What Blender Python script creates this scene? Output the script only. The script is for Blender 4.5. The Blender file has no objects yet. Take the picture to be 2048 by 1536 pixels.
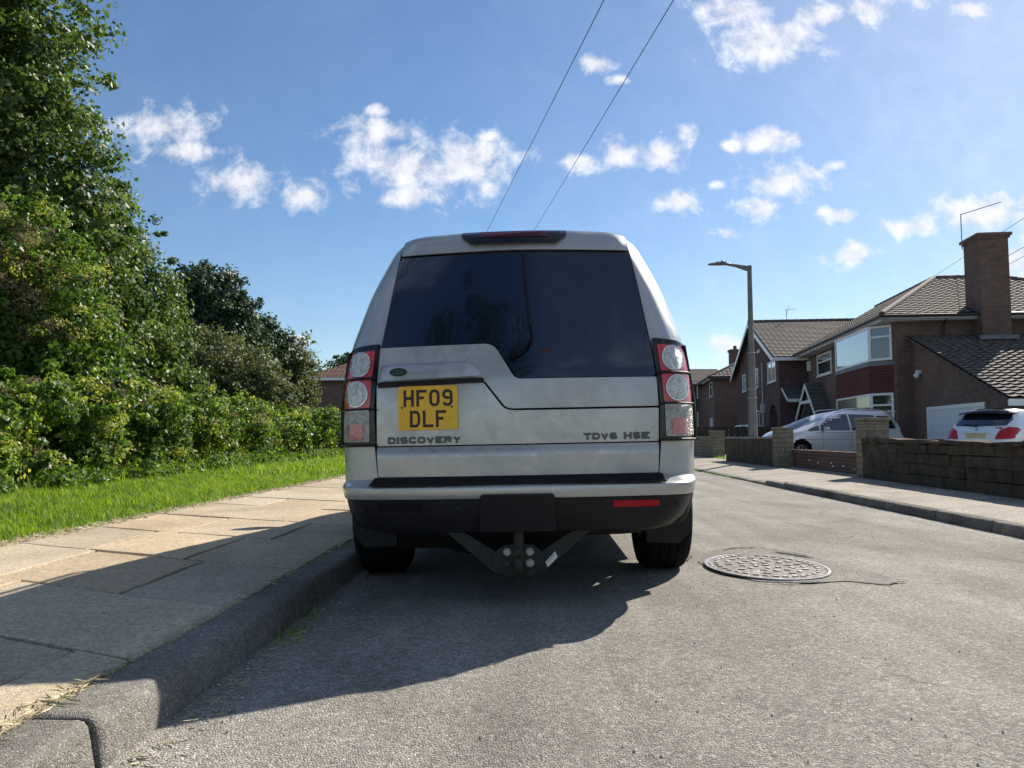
import bpy, bmesh, math, random
import numpy as np
from mathutils import Vector, Matrix, noise
from mathutils.bvhtree import BVHTree
random.seed(7); rng = np.random.default_rng(7)
SC = bpy.context.scene; COL = SC.collection
R = math.radians

# ---------------------------------------------------------------- camera
F = 1538.0; PITCH = math.atan(107/F); YAW = math.atan(47/F); CAMZ = 0.77
cd = bpy.data.cameras.new('camera'); cam = bpy.data.objects.new('camera', cd); COL.objects.link(cam)
cd.sensor_width = 36; cd.lens = F/2048*36; cd.clip_end = 6000; cd.clip_start = 0.02
cam.location = (0, 0, CAMZ); cam.rotation_euler = (math.pi/2+PITCH, 0, YAW)
SC.camera = cam

# ---------------------------------------------------------------- sun, sky, exposure
sdir = Vector((.91, 1.03, 1.0)).normalized()
ELEV = math.asin(sdir.z); AZ = math.atan2(sdir.x, sdir.y)
sl = bpy.data.lights.new('sun', 'SUN'); sl.energy = 5.0; sl.angle = R(.53); sl.color = (1, .92, .80)
so = bpy.data.objects.new('sun', sl); COL.objects.link(so)
so.rotation_euler = sdir.to_track_quat('Z', 'Y').to_euler(); so.location = (30, 30, 40)
W = bpy.data.worlds.new('World'); SC.world = W; W.use_nodes = True
nt = W.node_tree; nt.nodes.clear(); L = nt.links.new
def N(tree, t, **kw):
    n = tree.nodes.new(t)
    for k, v in kw.items():
        if k.startswith('i_'): n.inputs[k[2:]].default_value = v
        elif k.startswith('n_'): n.inputs[int(k[2:])].default_value = v
        else: setattr(n, k, v)
    return n
out = N(nt, 'ShaderNodeOutputWorld'); bg = N(nt, 'ShaderNodeBackground'); bg.inputs[1].default_value = .074
sky = N(nt, 'ShaderNodeTexSky', sky_type='NISHITA', sun_disc=False)
sky.sun_elevation = ELEV; sky.sun_rotation = AZ
sky.altitude = 60; sky.air_density = 1.0; sky.dust_density = 0.25; sky.ozone_density = 2.6
hs = N(nt, 'ShaderNodeHueSaturation'); hs.inputs['Saturation'].default_value = 1.18; L(sky.outputs[0], hs.inputs['Color'])
tc = N(nt, 'ShaderNodeTexCoord'); sp = N(nt, 'ShaderNodeSeparateXYZ'); L(tc.outputs['Generated'], sp.inputs[0])
ymax = N(nt, 'ShaderNodeMath', operation='MAXIMUM', n_1=.08); L(sp.outputs[1], ymax.inputs[0])
dp = N(nt, 'ShaderNodeMath', operation='DIVIDE'); L(sp.outputs[0], dp.inputs[0]); L(ymax.outputs[0], dp.inputs[1])
dq = N(nt, 'ShaderNodeMath', operation='DIVIDE'); L(sp.outputs[2], dq.inputs[0]); L(ymax.outputs[0], dq.inputs[1])
pq = N(nt, 'ShaderNodeCombineXYZ'); L(dp.outputs[0], pq.inputs[0]); L(dq.outputs[0], pq.inputs[1])
CL = [(-.501,.419,.062,.031),(-.48,.385,.06,.018),(-.396,.342,.047,.031),(-.308,.324,.03,.024),(-.208,.408,.061,.024),(-.211,.438,.02,.01),(-.16,.363,.1,.041),(-.093,.362,.073,.048),(-.166,.319,.047,.02),(-.063,.4,.02,.008),(.113,.374,.033,.024),(.06,.364,.033,.017),(.169,.373,.039,.027),(.202,.403,.016,.014),(.268,.57,.053,.028),(.313,.528,.072,.041),(.38,.562,.039,.021),(.433,.568,.033,.024),(.081,.501,.023,.015),(.114,.476,.017,.008),(.31,.392,.046,.019),(.261,.385,.016,.01),(.191,.309,.033,.02),(.328,.338,.058,.027),(.295,.298,.039,.017),(.398,.29,.029,.012),(.394,.357,.019,.008),(.494,.275,.045,.015),(.41,.237,.035,.019),(.59,.289,.085,.036),(.62,.229,.06,.045),(.246,.12,.032,.016),(.577,.568,.032,.014),(-.403,.216,.008,.007),(-.311,.128,.017,.012),(.252,.268,.016,.01),(.237,.332,.012,.007),(.5,.60,.09,.03)]
last = None
for (a, b, c, d) in CL:
    c *= 1.08; d *= 1.02
    m = N(nt, 'ShaderNodeVectorMath', operation='MULTIPLY_ADD'); L(pq.outputs[0], m.inputs[0])
    m.inputs[1].default_value = (1/c, 1/d, 0); m.inputs[2].default_value = (-a/c, -b/d, 0)
    le = N(nt, 'ShaderNodeVectorMath', operation='LENGTH'); L(m.outputs[0], le.inputs[0])
    if last is None: last = le.outputs['Value']
    else:
        mm = N(nt, 'ShaderNodeMath', operation='MINIMUM'); L(last, mm.inputs[0]); L(le.outputs['Value'], mm.inputs[1]); last = mm.outputs[0]
nz = N(nt, 'ShaderNodeTexNoise', i_Scale=25.0, i_Detail=9.0, i_Roughness=.62, i_Distortion=.2); L(pq.outputs[0], nz.inputs['Vector'])
# cloud = smooth( 1.0 - dist + (noise-.5)*k )
k1 = N(nt, 'ShaderNodeMath', operation='MULTIPLY_ADD', n_1=3.2, n_2=-.75); L(nz.outputs[0], k1.inputs[0])
k2 = N(nt, 'ShaderNodeMath', operation='SUBTRACT'); L(k1.outputs[0], k2.inputs[0]); L(last, k2.inputs[1])
mr = N(nt, 'ShaderNodeMapRange', interpolation_type='SMOOTHSTEP'); L(k2.outputs[0], mr.inputs[0])
mr.inputs[1].default_value = -.45; mr.inputs[2].default_value = .85; mr.inputs[3].default_value = 0; mr.inputs[4].default_value = .88
# scattered cloud over the rest of the sky (behind the camera, overhead)
nz2 = N(nt, 'ShaderNodeTexNoise', i_Scale=3.2, i_Detail=7.0, i_Roughness=.6, i_Distortion=.3); L(tc.outputs['Generated'], nz2.inputs['Vector'])
mr2 = N(nt, 'ShaderNodeMapRange', interpolation_type='SMOOTHSTEP'); L(nz2.outputs[0], mr2.inputs[0])
mr2.inputs[1].default_value = .5; mr2.inputs[2].default_value = .72; mr2.inputs[3].default_value = 0; mr2.inputs[4].default_value = .8
bk = N(nt, 'ShaderNodeMapRange'); L(sp.outputs[1], bk.inputs[0])
bk.inputs[1].default_value = .45; bk.inputs[2].default_value = .2; bk.inputs[3].default_value = 0; bk.inputs[4].default_value = 1
mb = N(nt, 'ShaderNodeMath', operation='MULTIPLY'); L(mr2.outputs[0], mb.inputs[0]); L(bk.outputs[0], mb.inputs[1])
# thin veil to the right, towards the sun
nz3 = N(nt, 'ShaderNodeTexNoise', i_Scale=4.0, i_Detail=5.0, i_Roughness=.55); L(pq.outputs[0], nz3.inputs['Vector'])
vl = N(nt, 'ShaderNodeMapRange', interpolation_type='SMOOTHSTEP'); L(dp.outputs[0], vl.inputs[0])
vl.inputs[1].default_value = -.2; vl.inputs[2].default_value = .75; vl.inputs[3].default_value = 0.09; vl.inputs[4].default_value = .38
vm = N(nt, 'ShaderNodeMath', operation='MULTIPLY'); L(vl.outputs[0], vm.inputs[0]); L(nz3.outputs[0], vm.inputs[1])
mx = N(nt, 'ShaderNodeMath', operation='MAXIMUM'); L(mr.outputs[0], mx.inputs[0]); L(mb.outputs[0], mx.inputs[1])
mx2 = N(nt, 'ShaderNodeMath', operation='MAXIMUM'); L(mx.outputs[0], mx2.inputs[0]); L(vm.outputs[0], mx2.inputs[1])
cr = N(nt, 'ShaderNodeMapRange'); L(nz.outputs[0], cr.inputs[0])
cr.inputs[1].default_value = .3; cr.inputs[2].default_value = .7; cr.inputs[3].default_value = 6.0; cr.inputs[4].default_value = 9.0
cc = N(nt, 'ShaderNodeCombineColor'); L(cr.outputs[0], cc.inputs[0]); L(cr.outputs[0], cc.inputs[1])
cb = N(nt, 'ShaderNodeMath', operation='MULTIPLY', n_1=1.05); L(cr.outputs[0], cb.inputs[0]); L(cb.outputs[0], cc.inputs[2])
mix = N(nt, 'ShaderNodeMix', data_type='RGBA'); L(mx2.outputs[0], mix.inputs['Factor']); L(hs.outputs[0], mix.inputs['A']); L(cc.outputs[0], mix.inputs['B'])
L(mix.outputs['Result'], bg.inputs[0]); L(bg.outputs[0], out.inputs[0])
SC.view_settings.view_transform = 'Standard'; SC.view_settings.look = 'None'; SC.view_settings.exposure = 0.78; SC.view_settings.gamma = 1

# ---------------------------------------------------------------- materials
def newmat(name):
    m = bpy.data.materials.new(name); m.use_nodes = True; t = m.node_tree
    b = t.nodes['Principled BSDF']; return m, t, b
def col4(c): return (c[0], c[1], c[2], 1)
def mat(name, c, rough=.6, metal=0, spec=.5, coat=0, trans=0, emit=None, var=0, vscale=3, bump=0, bscale=30, coords='Object'):
    m, t, b = newmat(name)
    b.inputs['Base Color'].default_value = col4(c); b.inputs['Roughness'].default_value = rough
    b.inputs['Metallic'].default_value = metal; b.inputs['Specular IOR Level'].default_value = spec
    b.inputs['Coat Weight'].default_value = coat; b.inputs['Coat Roughness'].default_value = .04
    b.inputs['Transmission Weight'].default_value = trans
    tcn = None
    if var or bump: tcn = N(t, 'ShaderNodeTexCoord')
    if var:
        n = N(t, 'ShaderNodeTexNoise', i_Scale=vscale, i_Detail=6.0, i_Roughness=.6); t.links.new(tcn.outputs[coords], n.inputs['Vector'])
        r = N(t, 'ShaderNodeMapRange'); t.links.new(n.outputs[0], r.inputs[0]); r.inputs[1].default_value=.3; r.inputs[2].default_value=.7
        r.inputs[3].default_value = 1-var; r.inputs[4].default_value = 1+var
        v = N(t, 'ShaderNodeVectorMath', operation='SCALE'); v.inputs[0].default_value = c; t.links.new(r.outputs[0], v.inputs['Scale'])
        t.links.new(v.outputs[0], b.inputs['Base Color'])
    if bump:
        n = N(t, 'ShaderNodeTexNoise', i_Scale=bscale, i_Detail=5.0, i_Roughness=.6); t.links.new(tcn.outputs[coords], n.inputs['Vector'])
        bp = N(t, 'ShaderNodeBump', i_Strength=bump, i_Distance=.01); t.links.new(n.outputs[0], bp.inputs['Height']); t.links.new(bp.outputs[0], b.inputs['Normal'])
    return m
def ramp(t, stops, interp='LINEAR'):
    r = N(t, 'ShaderNodeValToRGB'); r.color_ramp.interpolation = interp; e = r.color_ramp.elements
    while len(e) < len(stops): e.new(.5)
    for i, (p, c) in enumerate(stops): e[i].position = p; e[i].color = col4(c) if len(c) == 3 else c
    return r
def mixc(t, fac, a, b, mode='MIX'):
    m = N(t, 'ShaderNodeMix', data_type='RGBA', blend_type=mode)
    for s, v in (('Factor', fac), ('A', a), ('B', b)):
        if hasattr(v, 'is_linked') or hasattr(v, 'node'): t.links.new(v, m.inputs[s])
        elif s == 'Factor': m.inputs[s].default_value = v
        else: m.inputs[s].default_value = col4(v)
    return m.outputs['Result']
def aggregate(name, base, light, dark, scale=110, bigvar=.25, cracks=0, bump=.5, stain=None, rough=.95, dist=.004, streak=0, tint=False):
    """stony surface: fine chips of several colours, larger patches, optional hairline cracks"""
    m, t, b = newmat(name); l = t.links.new
    tcn = N(t, 'ShaderNodeTexCoord'); P = tcn.outputs['Object']
    light = [b_+(l_-b_)*.6 for b_, l_ in zip(base, light)]; dark0 = dark; dark = [b_+(l_-b_)*.55 for b_, l_ in zip(base, dark)]
    v = N(t, 'ShaderNodeTexVoronoi', i_Scale=scale); l(P, v.inputs['Vector'])
    sep = N(t, 'ShaderNodeSeparateColor'); l(v.outputs['Color'], sep.inputs[0])
    r = ramp(t, [(0, dark), (.35, base), (.75, base), (.9, light), (1, [x*1.25 for x in light])]); l(sep.outputs[0], r.inputs[0])
    n = N(t, 'ShaderNodeTexNoise', i_Scale=1.3, i_Detail=8.0, i_Roughness=.65); l(P, n.inputs['Vector'])
    mr_ = N(t, 'ShaderNodeMapRange'); l(n.outputs[0], mr_.inputs[0]); mr_.inputs[1].default_value=.3; mr_.inputs[2].default_value=.7; mr_.inputs[3].default_value=1-bigvar; mr_.inputs[4].default_value=1+bigvar
    n2 = N(t, 'ShaderNodeTexNoise', i_Scale=38.0, i_Detail=4.0, i_Roughness=.7); l(P, n2.inputs['Vector'])
    mr3 = N(t, 'ShaderNodeMapRange'); l(n2.outputs[0], mr3.inputs[0]); mr3.inputs[1].default_value=.3; mr3.inputs[2].default_value=.7; mr3.inputs[3].default_value=.72; mr3.inputs[4].default_value=1.25
    mm = N(t, 'ShaderNodeMath', operation='MULTIPLY'); l(mr_.outputs[0], mm.inputs[0]); l(mr3.outputs[0], mm.inputs[1])
    sc = N(t, 'ShaderNodeVectorMath', operation='SCALE'); l(r.outputs[0], sc.inputs[0]); l(mm.outputs[0], sc.inputs['Scale'])
    c = sc.outputs[0]
    if stain:
        n4 = N(t, 'ShaderNodeTexNoise', i_Scale=.55, i_Detail=6.0, i_Roughness=.6, i_Distortion=1.0); l(P, n4.inputs['Vector'])
        r4 = ramp(t, [(.5, (0,0,0)), (.68, (1,1,1))]); l(n4.outputs[0], r4.inputs[0])
        c = mixc(t, r4.outputs[0], c, stain, 'MULTIPLY')
    if tint:
        at = N(t, 'ShaderNodeAttribute', attribute_name='tint'); s3_ = N(t, 'ShaderNodeVectorMath', operation='MULTIPLY'); l(c, s3_.inputs[0]); l(at.outputs['Color'], s3_.inputs[1]); c = s3_.outputs[0]
    if streak:
        mp = N(t, 'ShaderNodeMapping'); mp.inputs['Scale'].default_value = (1.6, .12, 1); l(P, mp.inputs['Vector'])
        ns = N(t, 'ShaderNodeTexNoise', i_Scale=1.6, i_Detail=5.0, i_Roughness=.6); l(mp.outputs[0], ns.inputs['Vector'])
        ms_ = N(t, 'ShaderNodeMapRange'); l(ns.outputs[0], ms_.inputs[0]); ms_.inputs[1].default_value=.35; ms_.inputs[2].default_value=.65; ms_.inputs[3].default_value=1-streak; ms_.inputs[4].default_value=1+streak
        s2_ = N(t, 'ShaderNodeVectorMath', operation='SCALE'); l(c, s2_.inputs[0]); l(ms_.outputs[0], s2_.inputs['Scale']); c = s2_.outputs[0]
    if cracks:
        nd = N(t, 'ShaderNodeTexNoise', i_Scale=2.5, i_Detail=5.0); l(P, nd.inputs['Vector'])
        va = N(t, 'ShaderNodeVectorMath', operation='MULTIPLY_ADD'); l(nd.outputs['Color'], va.inputs[0]); va.inputs[1].default_value=(.5,.5,.5); l(P, va.inputs[2])
        vc = N(t, 'ShaderNodeTexVoronoi', feature='DISTANCE_TO_EDGE', i_Scale=cracks); l(va.outputs[0], vc.inputs['Vector'])
        rc = ramp(t, [(.0, (1,1,1)), (.006, (0,0,0))]); l(vc.outputs[0], rc.inputs[0])
        n5 = N(t, 'ShaderNodeTexNoise', i_Scale=.9, i_Detail=2.0); l(P, n5.inputs['Vector'])
        r5 = ramp(t, [(.5, (0,0,0)), (.62, (.8,.8,.8))]); l(n5.outputs[0], r5.inputs[0])
        f5 = N(t, 'ShaderNodeMath', operation='MULTIPLY'); l(rc.outputs[0], f5.inputs[0]); l(r5.outputs[0], f5.inputs[1])
        c = mixc(t, f5.outputs[0], c, [x*.35 for x in dark])
    l(c, b.inputs['Base Color']); b.inputs['Roughness'].default_value = rough; b.inputs['Specular IOR Level'].default_value = .25
    if bump:
        hv = N(t, 'ShaderNodeMath', operation='MULTIPLY_ADD', n_1=-1.0); l(v.outputs['Distance'], hv.inputs[0]); l(n2.outputs[0], hv.inputs[2])
        bp = N(t, 'ShaderNodeBump', i_Strength=bump, i_Distance=dist); l(hv.outputs[0], bp.inputs['Height']); l(bp.outputs[0], b.inputs['Normal'])
    return m
def brickmat(name, c1, c2, mortar, bw=.225, bh=.075, ms=.012, var=.25, bump=.4, offset=.5, rough=.9):
    m, t, b = newmat(name); l = t.links.new
    uv = N(t, 'ShaderNodeUVMap', uv_map='UVMap')
    nd = N(t, 'ShaderNodeTexNoise', i_Scale=1.2, i_Detail=3.0); l(uv.outputs[0], nd.inputs['Vector'])
    br = N(t, 'ShaderNodeTexBrick', i_Scale=1.0, offset=offset); l(uv.outputs[0], br.inputs['Vector'])
    br.inputs['Color1'].default_value = col4(c1); br.inputs['Color2'].default_value = col4(c2); br.inputs['Mortar'].default_value = col4(mortar)
    br.inputs['Mortar Size'].default_value = ms; br.inputs['Brick Width'].default_value = bw; br.inputs['Row Height'].default_value = bh
    br.inputs['Mortar Smooth'].default_value = .15; br.inputs['Bias'].default_value = 0
    n = N(t, 'ShaderNodeTexNoise', i_Scale=.8, i_Detail=8.0, i_Roughness=.7); l(uv.outputs[0], n.inputs['Vector'])
    r = N(t, 'ShaderNodeMapRange'); l(n.outputs[0], r.inputs[0]); r.inputs[1].default_value=.3; r.inputs[2].default_value=.7; r.inputs[3].default_value=1-var; r.inputs[4].default_value=1+var
    sc = N(t, 'ShaderNodeVectorMath', operation='SCALE'); l(br.outputs[0], sc.inputs[0]); l(r.outputs[0], sc.inputs['Scale'])
    l(sc.outputs[0], b.inputs['Base Color']); b.inputs['Roughness'].default_value = rough; b.inputs['Specular IOR Level'].default_value = .3
    n3 = N(t, 'ShaderNodeTexNoise', i_Scale=40.0, i_Detail=3.0); l(uv.outputs[0], n3.inputs['Vector'])
    h = N(t, 'ShaderNodeMath', operation='MULTIPLY_ADD', n_1=-1.5); l(br.outputs['Fac'], h.inputs[0]); l(n3.outputs[0], h.inputs[2])
    bp = N(t, 'ShaderNodeBump', i_Strength=bump, i_Distance=.01); l(h.outputs[0], bp.inputs['Height']); l(bp.outputs[0], b.inputs['Normal'])
    return m
def leafmat(name, c1, c2, c3, rough=.45, trans=.45, spec=.5):
    """leaf colours picked per leaf from the 'tint' attribute; light also passes through"""
    m, t, b = newmat(name); l = t.links.new
    at = N(t, 'ShaderNodeAttribute', attribute_name='tint'); sep = N(t, 'ShaderNodeSeparateColor'); l(at.outputs['Color'], sep.inputs[0])
    r = ramp(t, [(0, c1), (.55, c2), (1, c3)]); l(sep.outputs[0], r.inputs[0])
    l(r.outputs[0], b.inputs['Base Color']); b.inputs['Roughness'].default_value = rough; b.inputs['Specular IOR Level'].default_value = spec
    tr = N(t, 'ShaderNodeBsdfTranslucent')
    g = mixc(t, 1.0, r.outputs[0], (1.25, 1.35, .5), 'MULTIPLY'); l(g, tr.inputs['Color'])
    ms = N(t, 'ShaderNodeMixShader'); ms.inputs[0].default_value = trans; l(b.outputs[0], ms.inputs[1]); l(tr.outputs[0], ms.inputs[2])
    l(ms.outputs[0], t.nodes['Material Output'].inputs['Surface'])
    return m
def glassmat(name, tint, refl=.25, rough=.02, gc=(.9,.95,1)):
    m, t, b = newmat(name); l = t.links.new
    b.inputs['Base Color'].default_value = col4(tint); b.inputs['Roughness'].default_value = .15
    g = N(t, 'ShaderNodeBsdfGlossy'); g.inputs['Roughness'].default_value = rough; g.inputs['Color'].default_value = col4(gc)
    lw = N(t, 'ShaderNodeLayerWeight', i_Blend=.35); mr_ = N(t, 'ShaderNodeMapRange'); l(lw.outputs['Fresnel'], mr_.inputs[0])
    mr_.inputs[3].default_value = refl*.6; mr_.inputs[4].default_value = min(1, refl*3.2)
    ms = N(t, 'ShaderNodeMixShader'); l(mr_.outputs[0], ms.inputs[0]); l(b.outputs[0], ms.inputs[1]); l(g.outputs[0], ms.inputs[2])
    l(ms.outputs[0], t.nodes['Material Output'].inputs['Surface'])
    return m
def paintmat(name, c, metal=.6, rough=.32, dirt=0, dirtcol=(.5,.5,.48)):
    m, t, b = newmat(name); l = t.links.new
    tcn = N(t, 'ShaderNodeTexCoord'); P = tcn.outputs['Object']
    b.inputs['Metallic'].default_value = metal; b.inputs['Coat Weight'].default_value = .6; b.inputs['Coat Roughness'].default_value = .06
    fl = N(t, 'ShaderNodeTexNoise', i_Scale=900.0, i_Detail=1.0); l(P, fl.inputs['Vector'])
    fr = N(t, 'ShaderNodeMapRange'); l(fl.outputs[0], fr.inputs[0]); fr.inputs[1].default_value=.3; fr.inputs[2].default_value=.7; fr.inputs[3].default_value=.9; fr.inputs[4].default_value=1.1
    s = N(t, 'ShaderNodeVectorMath', operation='SCALE'); s.inputs[0].default_value = c; l(fr.outputs[0], s.inputs['Scale'])
    cur = s.outputs[0]; rsock = None
    if dirt:
        mp = N(t, 'ShaderNodeMapping'); mp.inputs['Scale'].default_value = (1, 1, .45); l(P, mp.inputs['Vector'])
        n = N(t, 'ShaderNodeTexNoise', i_Scale=9.0, i_Detail=9.0, i_Roughness=.68, i_Distortion=1.2); l(P, n.inputs['Vector'])
        n2 = N(t, 'ShaderNodeTexNoise', i_Scale=3.0, i_Detail=3.0); l(mp.outputs[0], n2.inputs['Vector'])
        a = N(t, 'ShaderNodeMath', operation='MULTIPLY'); l(n.outputs[0], a.inputs[0]); l(n2.outputs[0], a.inputs[1])
        r = ramp(t, [(.18, (0,0,0)), (.42, (dirt,dirt,dirt))]); l(a.outputs[0], r.inputs[0])
        cur = mixc(t, r.outputs[0], cur, dirtcol)
        rr = N(t, 'ShaderNodeMapRange'); l(r.outputs[0], rr.inputs[0]); rr.inputs[3].default_value = rough; rr.inputs[4].default_value = .75
        l(rr.outputs[0], b.inputs['Roughness'])
        cw = N(t, 'ShaderNodeMapRange'); l(r.outputs[0], cw.inputs[0]); cw.inputs[3].default_value = .55; cw.inputs[4].default_value = .05
        l(cw.outputs[0], b.inputs['Coat Weight'])
        me = N(t, 'ShaderNodeMapRange'); l(r.outputs[0], me.inputs[0]); me.inputs[3].default_value = metal; me.inputs[4].default_value = .1
        l(me.outputs[0], b.inputs['Metallic'])
    else: b.inputs['Roughness'].default_value = rough
    l(cur, b.inputs['Base Color'])
    return m
M = {}
M['road'] = aggregate('asphalt', (.25,.234,.206), (.45,.425,.38), (.07,.064,.06), streak=.16, scale=175, bigvar=.2, cracks=.6, bump=.8, stain=(.78,.76,.76), dist=.006)
M['patch'] = aggregate('asphalt_patch', (.205,.192,.172), (.34,.32,.29), (.05,.046,.044), scale=150, bigvar=.2, bump=.8, dist=.006)
M['slab'] = aggregate('paving_slab', tint=True, base=(.44,.36,.25), light=(.56,.49,.38), dark=(.2,.17,.13), scale=210, bigvar=.2, bump=.5, stain=(.86,.82,.78), dist=.003)
M['joint'] = mat('joint_soil', (.03,.025,.018), .95, var=.5, vscale=20, bump=.8, bscale=60)
M['kerb'] = aggregate('kerb_concrete', tint=True, base=(.175,.16,.138), light=(.33,.305,.26), dark=(.07,.065,.06), scale=230, bigvar=.45, bump=.7, stain=(.66,.64,.6), dist=.005)
M['pave_r'] = aggregate('far_pavement', (.30,.265,.22), (.42,.38,.32), (.14,.13,.115), scale=90, bigvar=.25, cracks=.5, bump=.5, stain=(.72,.7,.68))
M['soil'] = mat('ground_soil', (.09,.08,.045), .95, var=.5, vscale=1.2, bump=.6, bscale=20)
M['chip'] = mat('stone_chip', (.33,.31,.28), .9, var=.6, vscale=60)
M['drive'] = aggregate('drive_concrete', (.27,.25,.22), (.36,.34,.3), (.16,.15,.14), scale=60, bump=.3)
M['dark'] = mat('dark_crack', (.02,.018,.016), 1.0)
M['straw'] = leafmat('dry_straw', (.46,.38,.23), (.55,.47,.31), (.33,.26,.16), trans=.2)
M['grass'] = leafmat('grass_blades', (.08,.15,.012), (.17,.29,.018), (.30,.38,.05), trans=.5, rough=.5, spec=.3)
M['black'] = mat('black_plastic', (.010,.010,.012), .5, spec=.3, var=.3, vscale=12, bump=.15, bscale=300)
M['gloss_black'] = mat('gloss_black', (.008,.008,.01), .15, spec=.5)
M['seal'] = mat('rubber_seal', (.006,.006,.006), .8, spec=.2)
M['rubber'] = mat('tyre_rubber', (.007,.007,.007), .9, spec=.15, var=.3, vscale=20, bump=.3, bscale=80)
M['silver'] = paintmat('silver_paint', (.43,.435,.43), metal=.6, rough=.28, dirt=.55, dirtcol=(.50,.49,.46))
M['silver_dirty'] = paintmat('silver_paint_dusty', (.42,.43,.43), metal=.5, rough=.33, dirt=.8, dirtcol=(.45,.45,.43))
M['silver_mid'] = paintmat('silver_paint_road_film', (.43,.435,.43), metal=.6, rough=.26, dirt=.5, dirtcol=(.37,.36,.33))
M['suvglass'] = glassmat('privacy_glass', (.002,.006,.017), .06, .03, (.42,.68,1))
M['carglass'] = glassmat('car_glass', (.012,.016,.02), .09, .02)
M['pane'] = glassmat('window_pane', (.03,.035,.04), .42, .015)
M['pane_dark'] = glassmat('window_pane_dark', (.02,.02,.02), .16, .02)
M['yellow'] = mat('plate_yellow', (.84,.47,.02), .4, spec=.4, coat=.2, var=.08, vscale=20)
M['plate_ink'] = mat('plate_ink', (.03,.015,.008), .5)
M['badge'] = mat('badge_grey', (.09,.095,.10), .35, metal=.6)
M['green'] = mat('badge_green', (.008,.05,.028), .25, coat=.5)
M['chrome'] = mat('bright_trim', (.7,.7,.7), .15, metal=1)
M['steel'] = mat('bare_steel', (.35,.34,.33), .4, metal=.8, var=.2, vscale=40)
M['rust'] = mat('rusty_steel', (.05,.04,.032), .8, metal=.3, var=.5, vscale=25, bump=.4, bscale=90)
M['olive'] = mat('olive_steel', (.02,.0195,.014), .7, var=.3, vscale=15, bump=.2, bscale=90)
M['label'] = mat('paper_label', (.7,.7,.66), .6)
M['white'] = mat('white_upvc', (.78,.79,.78), .35, var=.05)
M['fascia'] = mat('grey_fascia', (.45,.46,.46), .5, var=.15)
M['bl_fascia'] = mat('dark_gutter', (.03,.03,.035), .4)
M['lead'] = mat('lead_band', (.16,.17,.19), .6, var=.2)
M['doorwhite'] = mat('garage_white', (.74,.76,.78), .4, var=.05)
M['lamp_metal'] = mat('lamp_column', (.17,.167,.155), .55, metal=.3, var=.25, vscale=2.5, bump=.1)
M['lamp_head'] = mat('lamp_head', (.13,.10,.085), .5, var=.2)
M['cable'] = mat('cable_black', (.03,.03,.035), .6)
M['bark'] = mat('bark', (.10,.075,.05), .9, var=.4, vscale=6, bump=.8, bscale=25)
M['brickA'] = brickmat('brown_brick', (.215,.122,.09), (.13,.078,.062), (.155,.125,.105))
M['brickB'] = brickmat('purple_brick', (.13,.062,.058), (.07,.038,.038), (.13,.10,.095))
M['brickC'] = brickmat('brown_brick_far', (.20,.115,.085), (.145,.085,.065), (.2,.165,.14))
M['brickR'] = brickmat('red_brick', (.14,.07,.052), (.10,.052,.042), (.12,.10,.085))
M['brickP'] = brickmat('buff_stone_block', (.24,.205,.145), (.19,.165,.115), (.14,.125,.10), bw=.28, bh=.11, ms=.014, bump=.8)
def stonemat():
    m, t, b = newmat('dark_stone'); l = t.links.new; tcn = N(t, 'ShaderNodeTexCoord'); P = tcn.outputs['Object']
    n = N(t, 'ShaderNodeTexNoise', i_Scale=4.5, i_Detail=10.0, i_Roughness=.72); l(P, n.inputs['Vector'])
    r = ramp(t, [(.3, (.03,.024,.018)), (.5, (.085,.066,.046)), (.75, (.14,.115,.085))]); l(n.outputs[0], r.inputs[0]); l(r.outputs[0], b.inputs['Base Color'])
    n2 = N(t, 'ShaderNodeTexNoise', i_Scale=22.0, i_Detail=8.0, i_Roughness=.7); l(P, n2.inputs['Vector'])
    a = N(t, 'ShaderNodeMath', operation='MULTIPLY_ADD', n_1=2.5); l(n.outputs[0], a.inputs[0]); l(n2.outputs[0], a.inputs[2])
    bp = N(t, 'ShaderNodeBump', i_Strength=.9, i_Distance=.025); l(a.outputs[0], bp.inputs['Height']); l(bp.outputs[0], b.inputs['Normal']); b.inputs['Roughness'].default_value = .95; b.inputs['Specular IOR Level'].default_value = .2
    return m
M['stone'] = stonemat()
M['stone_old'] = brickmat('dark_stone_b', (.10,.08,.055), (.075,.06,.042), (.04,.035,.03), bw=.9, bh=.9, ms=.0001, var=.5, bump=.9)
M['hangtile'] = brickmat('red_hung_tiles', (.15,.045,.042), (.115,.035,.034), (.05,.018,.018), bw=.16, bh=.11, ms=.01)
M['teal'] = mat('teal_render', (.035,.07,.075), .8, var=.15)
M['wood'] = mat('dark_fence', (.045,.035,.028), .85, var=.4, vscale=4)
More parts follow.
